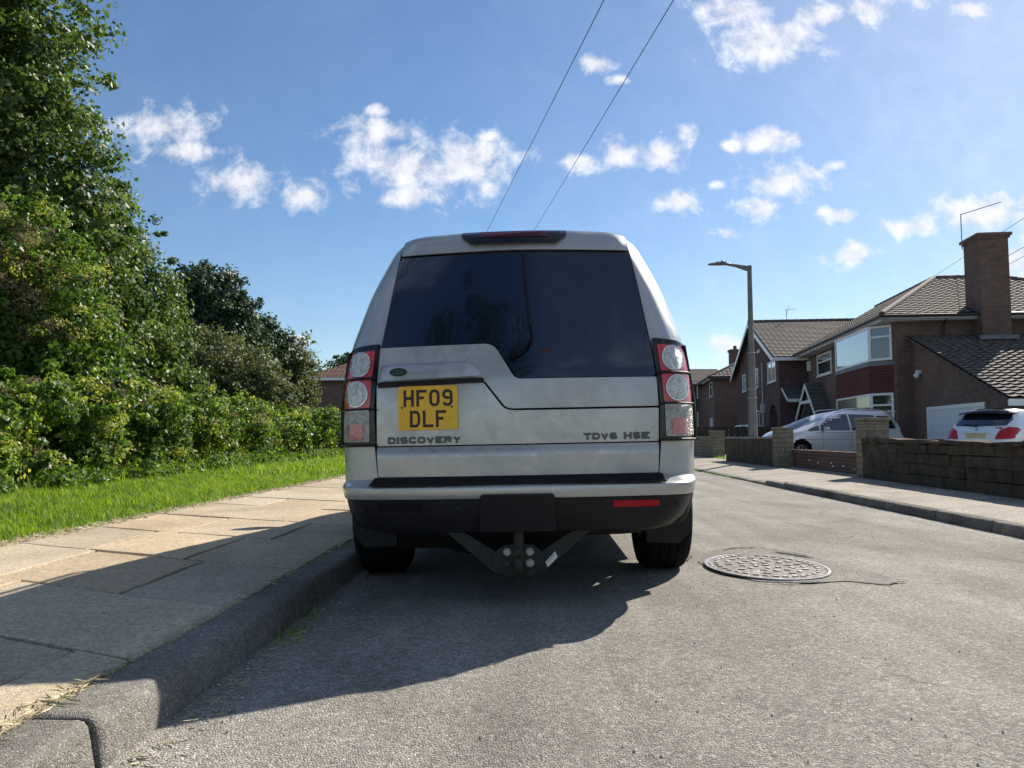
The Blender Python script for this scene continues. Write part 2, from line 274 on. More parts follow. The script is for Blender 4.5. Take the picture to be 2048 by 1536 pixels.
def tilemat(name, a, b_, c):
    m, t, b = newmat(name); l = t.links.new
    uv = N(t, 'ShaderNodeUVMap', uv_map='UVMap')
    br = N(t, 'ShaderNodeTexBrick', i_Scale=1.0, offset=.5); l(uv.outputs[0], br.inputs['Vector'])
    br.inputs['Color1'].default_value = col4(a); br.inputs['Color2'].default_value = col4(b_); br.inputs['Mortar'].default_value = col4([x*.6 for x in b_])
    br.inputs['Mortar Size'].default_value = .004; br.inputs['Brick Width'].default_value = .3; br.inputs['Row Height'].default_value = .3
    n = N(t, 'ShaderNodeTexNoise', i_Scale=5.0, i_Detail=8.0, i_Roughness=.7); l(uv.outputs[0], n.inputs['Vector'])
    r = ramp(t, [(.45, (0,0,0)), (.7, (.8,.8,.8))]); l(n.outputs[0], r.inputs[0])
    l(mixc(t, r.outputs[0], br.outputs[0], c), b.inputs['Base Color']); b.inputs['Roughness'].default_value = .85
    bp = N(t, 'ShaderNodeBump', i_Strength=.4, i_Distance=.01); l(n.outputs[0], bp.inputs['Height']); l(bp.outputs[0], b.inputs['Normal'])
    return m
M['tileA'] = tilemat('roof_tiles_brown', (.13,.10,.09), (.085,.07,.065), (.22,.19,.16))
M['tileB'] = tilemat('roof_tiles_grey', (.115,.095,.088), (.075,.065,.06), (.17,.15,.135))
M['tileR'] = tilemat('roof_tiles_red', (.19,.085,.06), (.13,.06,.045), (.27,.17,.13))
def redlens(name, c):
    return mat(name, c, .08, spec=.6, coat=1, var=.15, vscale=60, bump=.25, bscale=160)
M['red'] = redlens('red_lens', (.55,.008,.02)); M['darkred'] = mat('smoked_red', (.07,.002,.005), .25, spec=.25)
M['reflector'] = mat('red_reflector', (.38,.006,.012), .35, spec=.25)
M['red_far'] = mat('red_lens_far', (.42,.008,.012), .15, spec=.5)
M['clear'] = mat('clear_lens', (.50,.51,.48), .2, metal=.15, spec=.8, coat=1, var=.45, vscale=60, bump=.7, bscale=110)
M['pink'] = mat('pink_lens', (.50,.14,.15), .15, coat=1, var=.35, vscale=50, bump=.5, bscale=90)
M['white_paint'] = paintmat('white_paint', (.72,.75,.78), metal=.15, rough=.25)
M['champagne'] = paintmat('silver_beige_paint', (.70,.68,.63), metal=.55, rough=.3)
M['dark_paint'] = paintmat('dark_paint', (.02,.025,.03), metal=.3, rough=.25)
M['iron'] = aggregate('cast_iron', (.20,.18,.168), (.45,.42,.4), (.09,.06,.05), scale=60, bump=.4, bigvar=.3)
M['iron_edge'] = mat('worn_iron_glint', (.27,.26,.26), .45, metal=.5, var=.3, vscale=20)  # rim kept pale, sun glint is partly in this colour
M['blocktop'] = mat('worn_iron_block', (.36,.335,.325), .5, metal=.4, var=.4, vscale=30)
M['flower'] = mat('white_petal', (.8,.8,.75), .6)
# ---------------------------------------------------------------- mesh helpers
def boxuv(me):
    nl = len(me.loops)
    if nl == 0: return
    uvl = me.uv_layers.new(name='UVMap')
    co = np.empty(len(me.vertices)*3, 'f'); me.vertices.foreach_get('co', co); co = co.reshape(-1, 3)
    vi = np.empty(nl, 'i'); me.loops.foreach_get('vertex_index', vi)
    npoly = len(me.polygons); no = np.empty(npoly*3, 'f'); me.polygons.foreach_get('normal', no); no = no.reshape(-1, 3)
    lt = np.empty(npoly, 'i'); me.polygons.foreach_get('loop_total', lt)
    ln = np.repeat(no, lt, axis=0); p = co[vi]
    uv = np.empty((nl, 2), 'f'); az = np.abs(ln[:, 2]); ax = np.abs(ln[:, 0]); ay = np.abs(ln[:, 1])
    hz = az > .9; xx = (~hz) & (ax >= ay); yy = (~hz) & (ax < ay)
    uv[hz] = p[hz][:, :2]; uv[xx] = p[xx][:, 1:]; uv[yy] = p[yy][:, [0, 2]]
    uvl.data.foreach_set('uv', uv.ravel())
def setp(o, label=None, cat=None, group=None, kind=None):
    if label: o['label'] = label
    if cat: o['category'] = cat
    if group: o['group'] = group
    if kind: o['kind'] = kind
    return o
def mkobj(name, verts, faces, m=None, parent=None, smooth=False, uvs=None, loc=None):
    me = bpy.data.meshes.new(name); me.from_pydata([tuple(v) for v in verts], [], faces); me.update()
    o = bpy.data.objects.new(name, me); COL.objects.link(o)
    if m: me.materials.append(m)
    if uvs is None: boxuv(me)
    else:
        l = me.uv_layers.new(name='UVMap'); l.data.foreach_set('uv', np.array(uvs, 'f').ravel())
    if smooth: me.polygons.foreach_set('use_smooth', [True]*len(me.polygons))
    if parent: o.parent = parent
    if loc: o.location = loc
    return o
def thing(name, label, cat, loc=(0,0,0), rot=(0,0,0), group=None):
    o = bpy.data.objects.new(name, None); COL.objects.link(o); o.location = loc; o.rotation_euler = rot
    o.empty_display_size = .2
    return setp(o, label, cat, group)
def bev(o, w=.004, seg=2, ang=40):
    b = o.modifiers.new('bevel', 'BEVEL'); b.width = w; b.segments = seg; b.limit_method = 'ANGLE'; b.angle_limit = R(ang); b.harden_normals = False
    return o
def autosmooth(o, ang=35):
    me = o.data
    me.polygons.foreach_set('use_smooth', [True]*len(me.polygons))
    bm = bmesh.new(); bm.from_mesh(me)
    for e in bm.edges:
        if len(e.link_faces) == 2 and e.calc_face_angle(0) > R(ang): e.smooth = False
    bm.to_mesh(me); bm.free(); return o
class MB:
    def __init__(s): s.v = []; s.f = []; s.mark = []
    def add(s, vs, fs):
        s.mark.append(len(s.f)); n = len(s.v); s.v += [Vector(v) for v in vs]; s.f += [tuple(i+n for i in f) for f in fs]; return s
    def box(s, x0, x1, y0, y1, z0, z1, rz=0, jit=0):
        vs = [Vector((x, y, z)) for z in (z0, z1) for y in (y0, y1) for x in (x0, x1)]
        if jit: vs = [v+Vector([random.uniform(-jit, jit) for _ in range(3)]) for v in vs]
        if rz:
            c = Vector(((x0+x1)/2, (y0+y1)/2, 0)); m = Matrix.Rotation(rz, 3, 'Z'); vs = [m@(v-c)+c for v in vs]
        return s.add(vs, [(0,2,3,1),(4,5,7,6),(0,1,5,4),(2,6,7,3),(0,4,6,2),(1,3,7,5)])
    def obox(s, o, u, v, n, w, h, d0, d1):
        """box with origin o, spans w along u, h along v, from d0 to d1 along n"""
        o, u, v, n = Vector(o), Vector(u), Vector(v), Vector(n)
        vs = [o+u*a*w+v*b*h+n*d for d in (d0, d1) for b in (0, 1) for a in (0, 1)]
        fs = [(0,2,3,1),(4,5,7,6),(0,1,5,4),(2,6,7,3),(0,4,6,2),(1,3,7,5)]
        if u.cross(v).dot(n) < 0: fs = [f[::-1] for f in fs]
        return s.add(vs, fs)
    def tube(s, pts, rad, n=8, caps=True):
        pts = [Vector(p) for p in pts]
        if not isinstance(rad, (list, tuple)): rad = [rad]*len(pts)
        vs = []; prev = None
        for i, p in enumerate(pts):
            d = (pts[min(i+1, len(pts)-1)]-pts[max(i-1, 0)]).normalized()
            a = prev if prev is not None else (Vector((0,0,1)) if abs(d.z) < .9 else Vector((1,0,0)))
            x = (a-d*a.dot(d)).normalized(); y = d.cross(x); prev = x
            for k in range(n):
                t = 2*math.pi*k/n; vs.append(p+(x*math.cos(t)+y*math.sin(t))*rad[i])
        fs = [(i*n+k, i*n+(k+1) % n, (i+1)*n+(k+1) % n, (i+1)*n+k) for i in range(len(pts)-1) for k in range(n)]
        if caps: fs += [tuple(range(n))[::-1], tuple((len(pts)-1)*n+k for k in range(n))]
        return s.add(vs, fs)
    def prism(s, poly, o, u, v, n, d):
        """closed 2d outline in (u,v) at origin o extruded by d along n"""
        o, u, v, n = Vector(o), Vector(u), Vector(v), Vector(n); k = len(poly)
        vs = [o+u*a+v*b for a, b in poly]+[o+u*a+v*b+n*d for a, b in poly]
        fs = [tuple(range(k))[::-1], tuple(range(k, 2*k))]+[(i, (i+1) % k, k+(i+1) % k, k+i) for i in range(k)]
        area = sum(poly[i][0]*poly[(i+1) % k][1]-poly[(i+1) % k][0]*poly[i][1] for i in range(k))
        if (area*u.cross(v).dot(n)*d) < 0: fs = [f[::-1] for f in fs]
        return s.add(vs, fs)
    def lathe(s, prof, c, axis, n=32):
        """prof: list of (r, h) along axis from c"""
        c, a = Vector(c), Vector(axis).normalized(); x = (Vector((0,0,1)) if abs(a.z) < .9 else Vector((1,0,0))); x = (x-a*x.dot(a)).normalized(); y = a.cross(x)
        vs = [c+a*h+(x*math.cos(2*math.pi*k/n)+y*math.sin(2*math.pi*k/n))*r for r, h in prof for k in range(n)]
        fs = [(i*n+k, i*n+(k+1) % n, (i+1)*n+(k+1) % n, (i+1)*n+k) for i in range(len(prof)-1) for k in range(n)]
        return s.add(vs, fs)
    def build(s, name, m=None, parent=None, smooth=False, loc=None, auto=None):
        o = mkobj(name, s.v, s.f, m, parent, smooth, loc=loc)
        if auto: autosmooth(o, auto)
        return o
def tint_pieces(o, mb, amt=.2, warm=.05):
    """each added piece (a slab, a kerb stone) gets a tone of its own"""
    nf = len(o.data.polygons); c = np.ones((nf, 4), 'f'); mk = mb.mark+[nf]
    for a, b in zip(mk[:-1], mk[1:]):
        g = random.uniform(1-amt, 1+amt*.6); w = random.uniform(-warm, warm); c[a:b, :3] = (g*(1+w), g, g*(1-w))
    at = o.data.attributes.new('tint', 'FLOAT_COLOR', 'FACE'); at.data.foreach_set('color', c.ravel()); return o
def ellipse(cx, cy, a, b, n=32): return [(cx+a*math.cos(2*math.pi*i/n), cy+b*math.sin(2*math.pi*i/n)) for i in range(n)]
def rounded(poly, rad, seg=5):
    out_ = []; k = len(poly)
    for i in range(k):
        r = rad[i] if isinstance(rad, (list, tuple)) else rad
        p = Vector(poly[i]); a = Vector(poly[i-1])-p; b = Vector(poly[(i+1) % k])-p
        if r <= 0: out_.append(tuple(p)); continue
        ang = a.angle(b); d = min(r/math.tan(ang/2), a.length*.48, b.length*.48)
        A = p+a.normalized()*d; B = p+b.normalized()*d
        for j in range(seg+1):
            t = j/seg; q = A*(1-t)**2+p*2*t*(1-t)+B*t*t; out_.append(tuple(q))
    return out_
def panel(name, poly, proj, off, thick, m, parent, grid=.05, bw=.003, push=None):
    """outline in (u,v) laid on a curved body by proj(u,v)->(point, outward); real thickness and rounded edge"""
    bm = bmesh.new(); vs = [bm.verts.new((a, b, 0)) for a, b in poly]; f = bm.faces.new(vs)
    if f.normal.z < 0: f.normal_flip()
    us = [p[0] for p in poly]; ws = [p[1] for p in poly]
    bmesh.ops.triangulate(bm, faces=bm.faces[:])
    for ax, lo, hi in ((0, min(us), max(us)), (1, min(ws), max(ws))):
        k = int((hi-lo)/grid)+1
        for i in range(1, k):
            c = lo+(hi-lo)*i/k; pn = (1,0,0) if ax == 0 else (0,1,0); pc = (c,0,0) if ax == 0 else (0,c,0)
            bmesh.ops.bisect_plane(bm, geom=bm.verts[:]+bm.edges[:]+bm.faces[:], plane_co=pc, plane_no=pn, dist=1e-5)
    bm.faces.ensure_lookup_table()
    front = bm.faces[:]
    ret = bmesh.ops.extrude_face_region(bm, geom=front)
    back = {e for e in ret['geom'] if isinstance(e, bmesh.types.BMVert)}
    for v in bm.verts:
        u_, w_ = v.co.x, v.co.y; P, o_ = proj(u_, w_); e = off+(push(u_, w_) if push else 0)
        v.co = P+o_*(e if v in back else e-thick)
    bmesh.ops.recalc_face_normals(bm, faces=bm.faces[:])
    me = bpy.data.meshes.new(name); bm.to_mesh(me); bm.free()
    o = bpy.data.objects.new(name, me); COL.objects.link(o); me.materials.append(m); boxuv(me); o.parent = parent
    # outward orientation check
    autosmooth(o, 50)
    if bw: bev(o, bw, 2, 50)
    return o
# stroke lettering ------------------------------------------------------
def arc(cx, cy, rx, ry, a0, a1, n=6): return [(cx+rx*math.cos(R(a0+(a1-a0)*i/n)), cy+ry*math.sin(R(a0+(a1-a0)*i/n))) for i in range(n+1)]
GL = {
 'H': [[(0,0),(0,1)],[(1,0),(1,1)],[(.0,.5),(1,.5),'b']],
 'F': [[(0,0),(0,1),(1,1)],[(0,.52),(.8,.52),'a']],
 'L': [[(0,1),(0,0),(1,0)]], 'T': [[(0,1),(1,1)],[(.5,1),(.5,0),'a']],
 'E': [[(1,1),(0,1),(0,0),(1,0)],[(0,.5),(.85,.5),'a']],
 'I': [[(.5,0),(.5,1)]], 'V': [[(0,1),(.5,0),(1,1)]],
 'Y': [[(0,1),(.5,.45),(1,1)],[(.5,.45),(.5,0),'a']], 'N': [[(0,0),(0,1),(1,0),(1,1)]],
 'A': [[(0,0),(.5,1),(1,0)],[(.2,.33),(.8,.33)]],
 'D': [[(0,0),(0,1),(.6,1)]+arc(.6,.6,.4,.4,80,0,4)+arc(.6,.4,.4,.4,0,-80,4)+[(.6,0),'c']],
 'O': [arc(.6,.7,.4,.3,0,90,4)+arc(.4,.7,.4,.3,90,180,4)+arc(.4,.3,.4,.3,180,270,4)+arc(.6,.3,.4,.3,270,360,4)+['c']],
 'C': [arc(.6,.7,.4,.3,10,90,4)+arc(.4,.7,.4,.3,90,180,4)+arc(.4,.3,.4,.3,180,270,4)+arc(.6,.3,.4,.3,270,350,4)],
 'S': [arc(.6,.72,.4,.28,10,90,4)+arc(.4,.75,.4,.25,90,270,7)+arc(.6,.25,.4,.25,90,-90,7)+arc(.4,.28,.4,.28,270,190,4)],
 'R': [[(0,0),(0,1),(.6,1)]+arc(.65,.75,.35,.25,80,-90,6)+[(0,.5)],[(.5,.5),(1,0),'a']],
 '6': [arc(.6,.75,.4,.25,15,90,4)+arc(.4,.7,.4,.3,90,180,4)+arc(.4,.25,.4,.25,180,270,4)+arc(.6,.25,.4,.25,270,450,6)+[(.4,.5),(.02,.5)]],
 '9': [arc(.4,.25,.4,.25,195,270,4)+arc(.6,.3,.4,.3,270,360,4)+arc(.6,.75,.4,.25,0,90,4)+arc(.4,.75,.4,.25,90,270,6)+[(.6,.5),(.98,.5)]],
}
GL['0'] = GL['O']
def ribbon(mb, pts, closed, t, proj, e, thick):
    P = [Vector(p) for p in pts]
    Q = [P[0]]
    for p in P[1:]:
        if (p-Q[-1]).length > 1e-5: Q.append(p)
    P = Q
    if closed and (P[0]-P[-1]).length < 1e-5: P.pop()
    n = len(P); Lf = []; Rt = []
    for i in range(n):
        a = P[i-1] if (closed or i > 0) else None; b = P[(i+1) % n] if (closed or i < n-1) else None
        d1 = (P[i]-a).normalized() if a is not None else (b-P[i]).normalized()
        d2 = (b-P[i]).normalized() if b is not None else d1
        n1 = Vector((-d1.y, d1.x)); n2 = Vector((-d2.y, d2.x)); m = (n1+n2)
        m = m.normalized() if m.length > 1e-6 else n1; k = min(1/max(m.dot(n1), .35), 2.2)
        Lf.append(P[i]+m*t/2*k); Rt.append(P[i]-m*t/2*k)
    vs = []
    for q in Lf+Rt: pt, o_ = proj(q.x, q.y); vs.append(pt+o_*e)
    for q in Lf+Rt: pt, o_ = proj(q.x, q.y); vs.append(pt+o_*(e-thick))
    fs = []; m_ = 2*n
    for i in range(n if closed else n-1):
        j = (i+1) % n
        fs += [(i, n+i, n+j, j), (m_+i, m_+j, m_+n+j, m_+n+i), (i, j, m_+j, m_+i), (n+i, m_+n+i, m_+n+j, n+j)]
    if not closed: fs += [(0, m_, m_+n, n), (n-1, 2*n-1, m_+2*n-1, m_+n-1)]
    mb.add(vs, fs)
def lettering(text, x0, z0, w, h, t, gap, proj, e, thick, iw=None, mb=None):
    """stroke letters: outer size w x h each, stroke t"""
    mb = mb or MB(); x = x0
    for ch in text:
        if ch == ' ': x += w*.7; continue
        cw = (iw or t) if ch == 'I' else w
        for k, st in enumerate(GL[ch]):
            tag_ = st[-1] if isinstance(st[-1], str) else None; pts = [p for p in st if not isinstance(p, str)]
            q = [(x+t/2+p[0]*(cw-t), z0+t/2+p[1]*(h-t)) for p in pts]
            if ch == 'I': q = [(x+cw/2, z0), (x+cw/2, z0+h)]
            else:
                # butt ends extend to the outer box
                if tag_ != 'c':
                    for idx, nb in ((0, 1), (-1, -2)):
                        px_, pz_ = pts[idx]; nx_, nz_ = pts[nb]; qx, qz = q[idx]
                        if abs(px_-nx_) < 1e-6 and pz_ in (0, 1): qz += t/2*(1 if pz_ == 1 else -1)
                        if abs(pz_-nz_) < 1e-6 and px_ in (0, 1) and not (tag_ in ('a', 'b')): qx += t/2*(1 if px_ == 1 else -1)
                        q[idx] = (qx, qz)
            ribbon(mb, q, tag_ == 'c', t, proj, e+k*.0002, thick)
        x += cw+gap
    return mb, x
# leaves -----------------------------------------------------------------
def leafmesh(name, pos, nrm, size, mat_, parent=None, tint=None, aspect=.75, fold=.25, jit=1.0):
    """every leaf: two faces hinged on the midrib, at pos, facing nrm (with jitter)"""
    n = len(pos); pos = np.asarray(pos, 'f'); nr = np.asarray(nrm, 'f')+rng.normal(0, jit*.6, (n, 3)); nr /= np.linalg.norm(nr, axis=1, keepdims=True)+1e-6
    rnd = rng.normal(0, 1, (n, 3)); rnd[:, 2] -= .6; ax = rnd-nr*(rnd*nr).sum(1, keepdims=True); ax /= np.linalg.norm(ax, axis=1, keepdims=True)+1e-6
    sd = np.cross(nr, ax); s = (np.asarray(size)*np.ones(n)*rng.uniform(.6, 1.3, n))[:, None]
    v = np.empty((n, 4, 3), 'f')
    v[:, 0] = pos-ax*s*.5; v[:, 1] = pos-ax*s*.08+sd*s*.5*aspect-nr*s*fold*.5; v[:, 2] = pos+ax*s*.55; v[:, 3] = pos-ax*s*.08-sd*s*.5*aspect-nr*s*fold*.5
    me = bpy.data.meshes.new(name); me.vertices.add(4*n); me.vertices.foreach_set('co', v.ravel())
    idx = np.arange(n)[:, None]*4; tri = np.concatenate([idx+0, idx+2, idx+1, idx+0, idx+3, idx+2], axis=1).ravel().astype('i')
    me.loops.add(6*n); me.loops.foreach_set('vertex_index', tri)
    me.polygons.add(2*n); me.polygons.foreach_set('loop_start', np.arange(0, 6*n, 3, dtype='i'))
    if hasattr(me.polygons[0], 'loop_total'):
        try: me.polygons.foreach_set('loop_total', np.full(2*n, 3, 'i'))
        except Exception: pass
    if tint is None: tint = rng.random(n)
    a = me.attributes.new('tint', 'FLOAT_COLOR', 'FACE'); c = np.ones((2*n, 4), 'f'); c[:, 0] = np.repeat(tint, 2); a.data.foreach_set('color', c.ravel())
    me.update(calc_edges=True); me.validate()
    me.materials.append(mat_); o = bpy.data.objects.new(name, me); COL.objects.link(o); o.parent = parent
    return o
def crown_pts(blobs, n, clump=.35, cl_n=45, thick=.3, up=.35, ztrunc=None, facing=None):
    """leaves gathered in clumps over the outsides of lobes; returns pos, normal, per-leaf tint (clump based)"""
    b = np.array(blobs, 'f'); wgt = b[:, 3]**2; wgt /= wgt.sum(); nc = max(n//cl_n, 1)
    bi = rng.choice(len(b), nc, p=wgt); d = rng.normal(0, 1, (nc, 3)); d[:, 2] = d[:, 2]*.85+.1
    if facing is not None: d = np.where(((d*np.array(facing)).sum(1, keepdims=True) < -.4) & (rng.random((nc, 1)) < .75), -d, d)
    d /= np.linalg.norm(d, axis=1, keepdims=True)
    rr = b[bi, 3]*(1-np.abs(rng.normal(0, thick, nc)).clip(0, .8)+rng.normal(0, .05, nc)); ou = rng.random(nc) < .07; rr = np.where(ou, b[bi, 3]*rng.uniform(1.0, 1.16, nc)+.12, rr); C = b[bi, :3]+d*rr[:, None]
    ci = rng.integers(0, nc, n); csz = clump*rng.uniform(.5, 1.4, nc)*np.where(ou, .5, 1); off = rng.normal(0, 1, (n, 3)); off /= np.linalg.norm(off, axis=1, keepdims=True)
    off *= (rng.random(n)**.45)[:, None]; P = C[ci]+off*csz[ci][:, None]*np.array([1, 1, .75])
    nr = d[ci]*.5+off*.7+np.array([0, 0, up]); ct = rng.random(nc)
    tint = np.clip((ct[ci]**1.5)*.75+rng.random(n)*.35-.03, 0, 1)
    if ztrunc is not None: k = P[:, 2] > ztrunc; P, nr, tint = P[k], nr[k], tint[k]
    return P, nr, tint
# ---------------------------------------------------------------- ground, road, pavements
def profile_strip(name, xz, y0, y1, m, kind='structure', ny=1):
    vs = []; fs = []
    for j in range(ny+1):
        y = y0+(y1-y0)*j/ny
        for x, z in xz: vs.append((x, y, z))
    k = len(xz)
    for j in range(ny):
        for i in range(k-1): fs.append((j*k+i, j*k+i+1, (j+1)*k+i+1, (j+1)*k+i))
    return setp(mkobj(name, vs, fs, m), kind=kind)
profile_strip('ground', [(-2500,.05),(-3.35,.05),(-1.25,.0),(-1.2,-.3),(4.0,-.3),(4.05,-.03),(5.3,.02),(8,-.02),(12,-.1),(2500,-.1)], -2500, 2500, M['soil'])
def road_z(x): return .028-.02*abs(x-1.4)
xs = [-1.2+.25*i for i in range(21)]+[3.95]
profile_strip('road', [(x, road_z(x)) for x in xs], -45, 140, M['road'], ny=60)
# left pavement: flagstones of different ages, each sitting slightly out of level, on a bed of soil
profile_strip('pavement_bed', [(-3.42, .060), (-1.15, .060)], -40, 140, M['joint'])
mb = MB()
def slab(poly, z, tilt=.004, g=.012):
    """one flagstone with worn edge: outline shrunk by the joint"""
    pp = []
    for i in range(len(poly)):
        a, b = Vector(poly[i]), Vector(poly[(i+1) % len(poly)]); pp.append(tuple(a))
        k_ = max(2, int((b-a).length/.09)); nn_ = Vector((-(b-a).y, (b-a).x)).normalized(); w_ = 0
        for j in range(1, k_): w_ = w_*.6+random.uniform(-.0045, .0045); q_ = a.lerp(b, j/k_)+nn_*w_; pp.append(tuple(q_))
    poly = pp
    c = sum((Vector(p) for p in poly), Vector((0, 0)))/len(poly)
    g = g*random.uniform(.55, 1.35)
    q = [Vector(p)+(c-Vector(p)).normalized()*g*1.1 for p in poly]; q2 = [p+(c-p).normalized()*.006 for p in q]
    tx, ty = random.uniform(-tilt, tilt), random.uniform(-tilt, tilt); k = len(q)
    Z = lambda p, d: z-d+(p.x-c.x)*tx+(p.y-c.y)*ty
    vs = [(p.x, p.y, Z(p, .05)) for p in q]+[(p.x, p.y, Z(p, .004)) for p in q]+[(p.x, p.y, Z(p, 0)) for p in q2]
    fs = [(i, (i+1) % k, k+(i+1) % k, k+i) for i in range(k)]+[(k+i, k+(i+1) % k, 2*k+(i+1) % k, 2*k+i) for i in range(k)]+[tuple(range(2*k, 3*k))]
    mb.add(vs, fs)
# courses run across the pavement; cross joints measured in front, regular further off
def yj(base, x): return base-.44*(x+2.2)*1.0
rows = [-6.0,-5.1,-4.2,-3.3,-2.4,-1.5,-.6,.3,1.1,1.9,2.78,3.5,4.38,5.28,6.25,7.3,8.2,9.1,10.1,11.1,12.1,13.2,14.3,15.4,16.5,17.6,18.8,20,21.2,22.4,23.6,24.8,26,27.2,28.4,29.6,30.8,32]
cuts = [[-2.7,-1.95],[-2.55,-1.75],[-2.0],[-2.7,-2.03],[-2.0,-1.58],[-2.03,-1.55],[-2.02],[-2.02,-1.58],[-1.76],[-2.02,-1.45],[-2.4],[-2.6,-1.8]]
ROWD = 10
for i in range(len(rows)-1):
    a, b = rows[i], rows[i+1]; cu = [-3.40]+cuts[i % len(cuts)]+[-1.215]
    for j in range(len(cu)-1):
        x0, x1 = cu[j], cu[j+1]
        if i == ROWD and j == len(cu)-3:
            z_ = .101; slab([(x0, yj(a, x0)), (x1, yj(a, x1)), (x0, yj(b, x0)-.42)], z_, .01); slab([(x1, yj(a, x1)), (x1, yj(b, x1)), (x0, yj(b, x0)), (x0, yj(b, x0)-.42)], z_+.003, .008); continue
        j0 = random.uniform(-.02, .02)
        slab([(x0, yj(a, x0)), (x1, yj(a, x1)), (x1+j0, yj(b, x1)), (x0, yj(b, x0))], .1+random.uniform(-.004, .004), tilt=.006)
setp(tint_pieces(mb.build('pavement', M['slab']), mb, .11, .05), kind='structure')
# kerb stones on the left, bull-nosed and worn, standing 12 cm above the channel
mb = MB()
def kerbstone(y0, y1, x, zt, zb, w, side=1, rot=0, dz=0, n=24):
    """profile rounded on the road side; side=1 faces +x"""
    prof = [(-w, zb-.1), (-w, zt-.006), (-w+.006, zt), (-.035, zt), (-.02, zt-.004), (-.008, zt-.014), (0, zt-.035), (.012, zb+.02), (.014, zb-.1)]
    ys = [y0, y0+.006]+[y0+(y1-y0)*i/n for i in range(1, n)]+[y1-.006, y1]; k = len(prof); vs = []
    for jj, y in enumerate(ys):
        sh = .004 if jj in (0, len(ys)-1) else 0
        for i, (px_, pz_) in enumerate(prof):
            nn = (noise.noise(Vector((px_*8, y*5, pz_*8)))*.010+noise.noise(Vector((px_*30, y*22, pz_*30)))*.005) if 2 <= i <= 7 else 0
            X = x+side*(px_-sh*(1 if i > 3 else 0)+nn)+rot*(y-y0); vs.append((X, y, pz_+dz-(sh if 1 < i < 7 else 0)+nn*.6))
    fs = []
    for j in range(len(ys)-1):
        for i in range(k-1):
            f = (j*k+i, j*k+i+1, (j+1)*k+i+1, (j+1)*k+i); fs.append(f[::-1] if side == 1 else f)
    e0 = tuple(range(k)); e1 = tuple((len(ys)-1)*k+i for i in range(k)); fs += [e0, e1[::-1]]
    mb.add(vs, fs)
y = -10.0; K = []
while y < 90: K.append(y); y += .915
sh = 1.86-min(K, key=lambda q: abs(q-1.86)); K = [q+sh for q in K]
for i in range(len(K)-1):
    a, b = K[i]+.0015, K[i+1]-.0015; near = abs(K[i+1]-1.86) < .01
    kerbstone(a, b-(.004 if near else 0), -1.045+random.uniform(-.004, .004)+(.004 if near else 0), .1+random.uniform(-.003, .003), -.03, .165, 1, rot=(-.014 if near else random.uniform(-.003, .003)))
k1_ = tint_pieces(mb.build('kerb', M['kerb']), mb, .22, .03); autosmooth(k1_, 40); setp(k1_, kind='structure')
mb = MB(); y = -8.0
while y < 80:
    def zt_(q): return .072 if q < 12.3 else (.072-.06*min(1, (q-12.3)/1.2) if q < 30 else .06)
    kerbstone(y+.004, y+.911, 3.83+random.uniform(-.004, .004), zt_(y+.45), -.04, .14, -1, rot=random.uniform(-.003, .003)); y += .915
k2_ = tint_pieces(mb.build('kerb', M['kerb']), mb, .3, .03); autosmooth(k2_, 40); setp(k2_, kind='structure')
# pavement on the right, dipping to the dropped kerb
vs = []; fs = []; X = [3.965,4.1,4.4,4.8,5.3,5.9,7.5]; Y = [-20+.6*i for i in range(170)]
for q in Y:
    e = .07 if q < 12.3 else (.07-.058*min(1, (q-12.3)/1.2) if q < 30 else .06)
    for x in X: t = min(1, (x-3.95)/1.0); vs.append((x, q, e*(1-t)+.098*t if x < 5.95 else .06))
for j in range(len(Y)-1):
    for i in range(len(X)-1): fs.append((j*7+i, j*7+i+1, (j+1)*7+i+1, (j+1)*7+i))
setp(mkobj('far_pavement', vs, fs, M['pave_r'], smooth=True), kind='structure')
profile_strip('driveway', [(5.95,.068),(7.5,.066),(9,.03),(12.5,-.06),(16,-.07)], 13.9, 40, M['drive'])
# worn asphalt patch round the manhole, and cracks
def blobpoly(pts, z, name, m, dz=.004, kind='structure'):
    pts = rounded([(x+0., y+0.) for x, y in pts], .06, 3)
    vs = [(x+random.uniform(-.008, .008), y+random.uniform(-.008, .008), 0) for x, y in pts]; vs = [(x, y, road_z(x)+dz) for x, y, _ in vs]
    return setp(mkobj(name, vs, [tuple(range(len(vs)))], m), kind=kind)
MHX, MHY, MA, MBB = 1.318, 4.52, .338, .44
patchp = [(1.0,4.4),(.98,4.75),(1.10,5.05),(1.32,5.25),(1.50,5.30),(1.62,5.12),(1.70,4.95),(1.78,4.78),(1.80,4.5),(1.86,4.25),(1.90,4.12),(1.78,4.02),(1.62,4.10),(1.4,4.02),(1.15,4.08)]
blobpoly(patchp, 0, 'road_patch', M['patch'])
def crack(pts, w, dz=.008):
    mb_ = MB(); P = []
    for i in range(len(pts)-1):
        a, b = Vector(pts[i]), Vector(pts[i+1]); k = max(2, int((b-a).length/.03))
        for j in range(k): P.append(a.lerp(b, j/k)+Vector((random.uniform(-.01, .01), random.uniform(-.012, .012))))
    P.append(Vector(pts[-1])); k = len(P)
    ws = [w*(.25+random.random())*math.sin(math.pi*min(.97, max(.03, i/(k-1)))) for i in range(k)]
    vs = []
    for i, p in enumerate(P):
        d = (P[min(i+1, k-1)]-P[max(i-1, 0)]).normalized(); n = Vector((-d.y, d.x))*ws[i]/2
        vs += [(p.x+n.x, p.y+n.y, road_z(p.x)+dz), (p.x-n.x, p.y-n.y, road_z(p.x)+dz)]
    fs = [(2*i+1, 2*i, 2*i+2, 2*i+3) if True else 0 for i in range(k-1)]
    mb_.add(vs, [f[::-1] for f in fs]); return mb_
cm = MB()
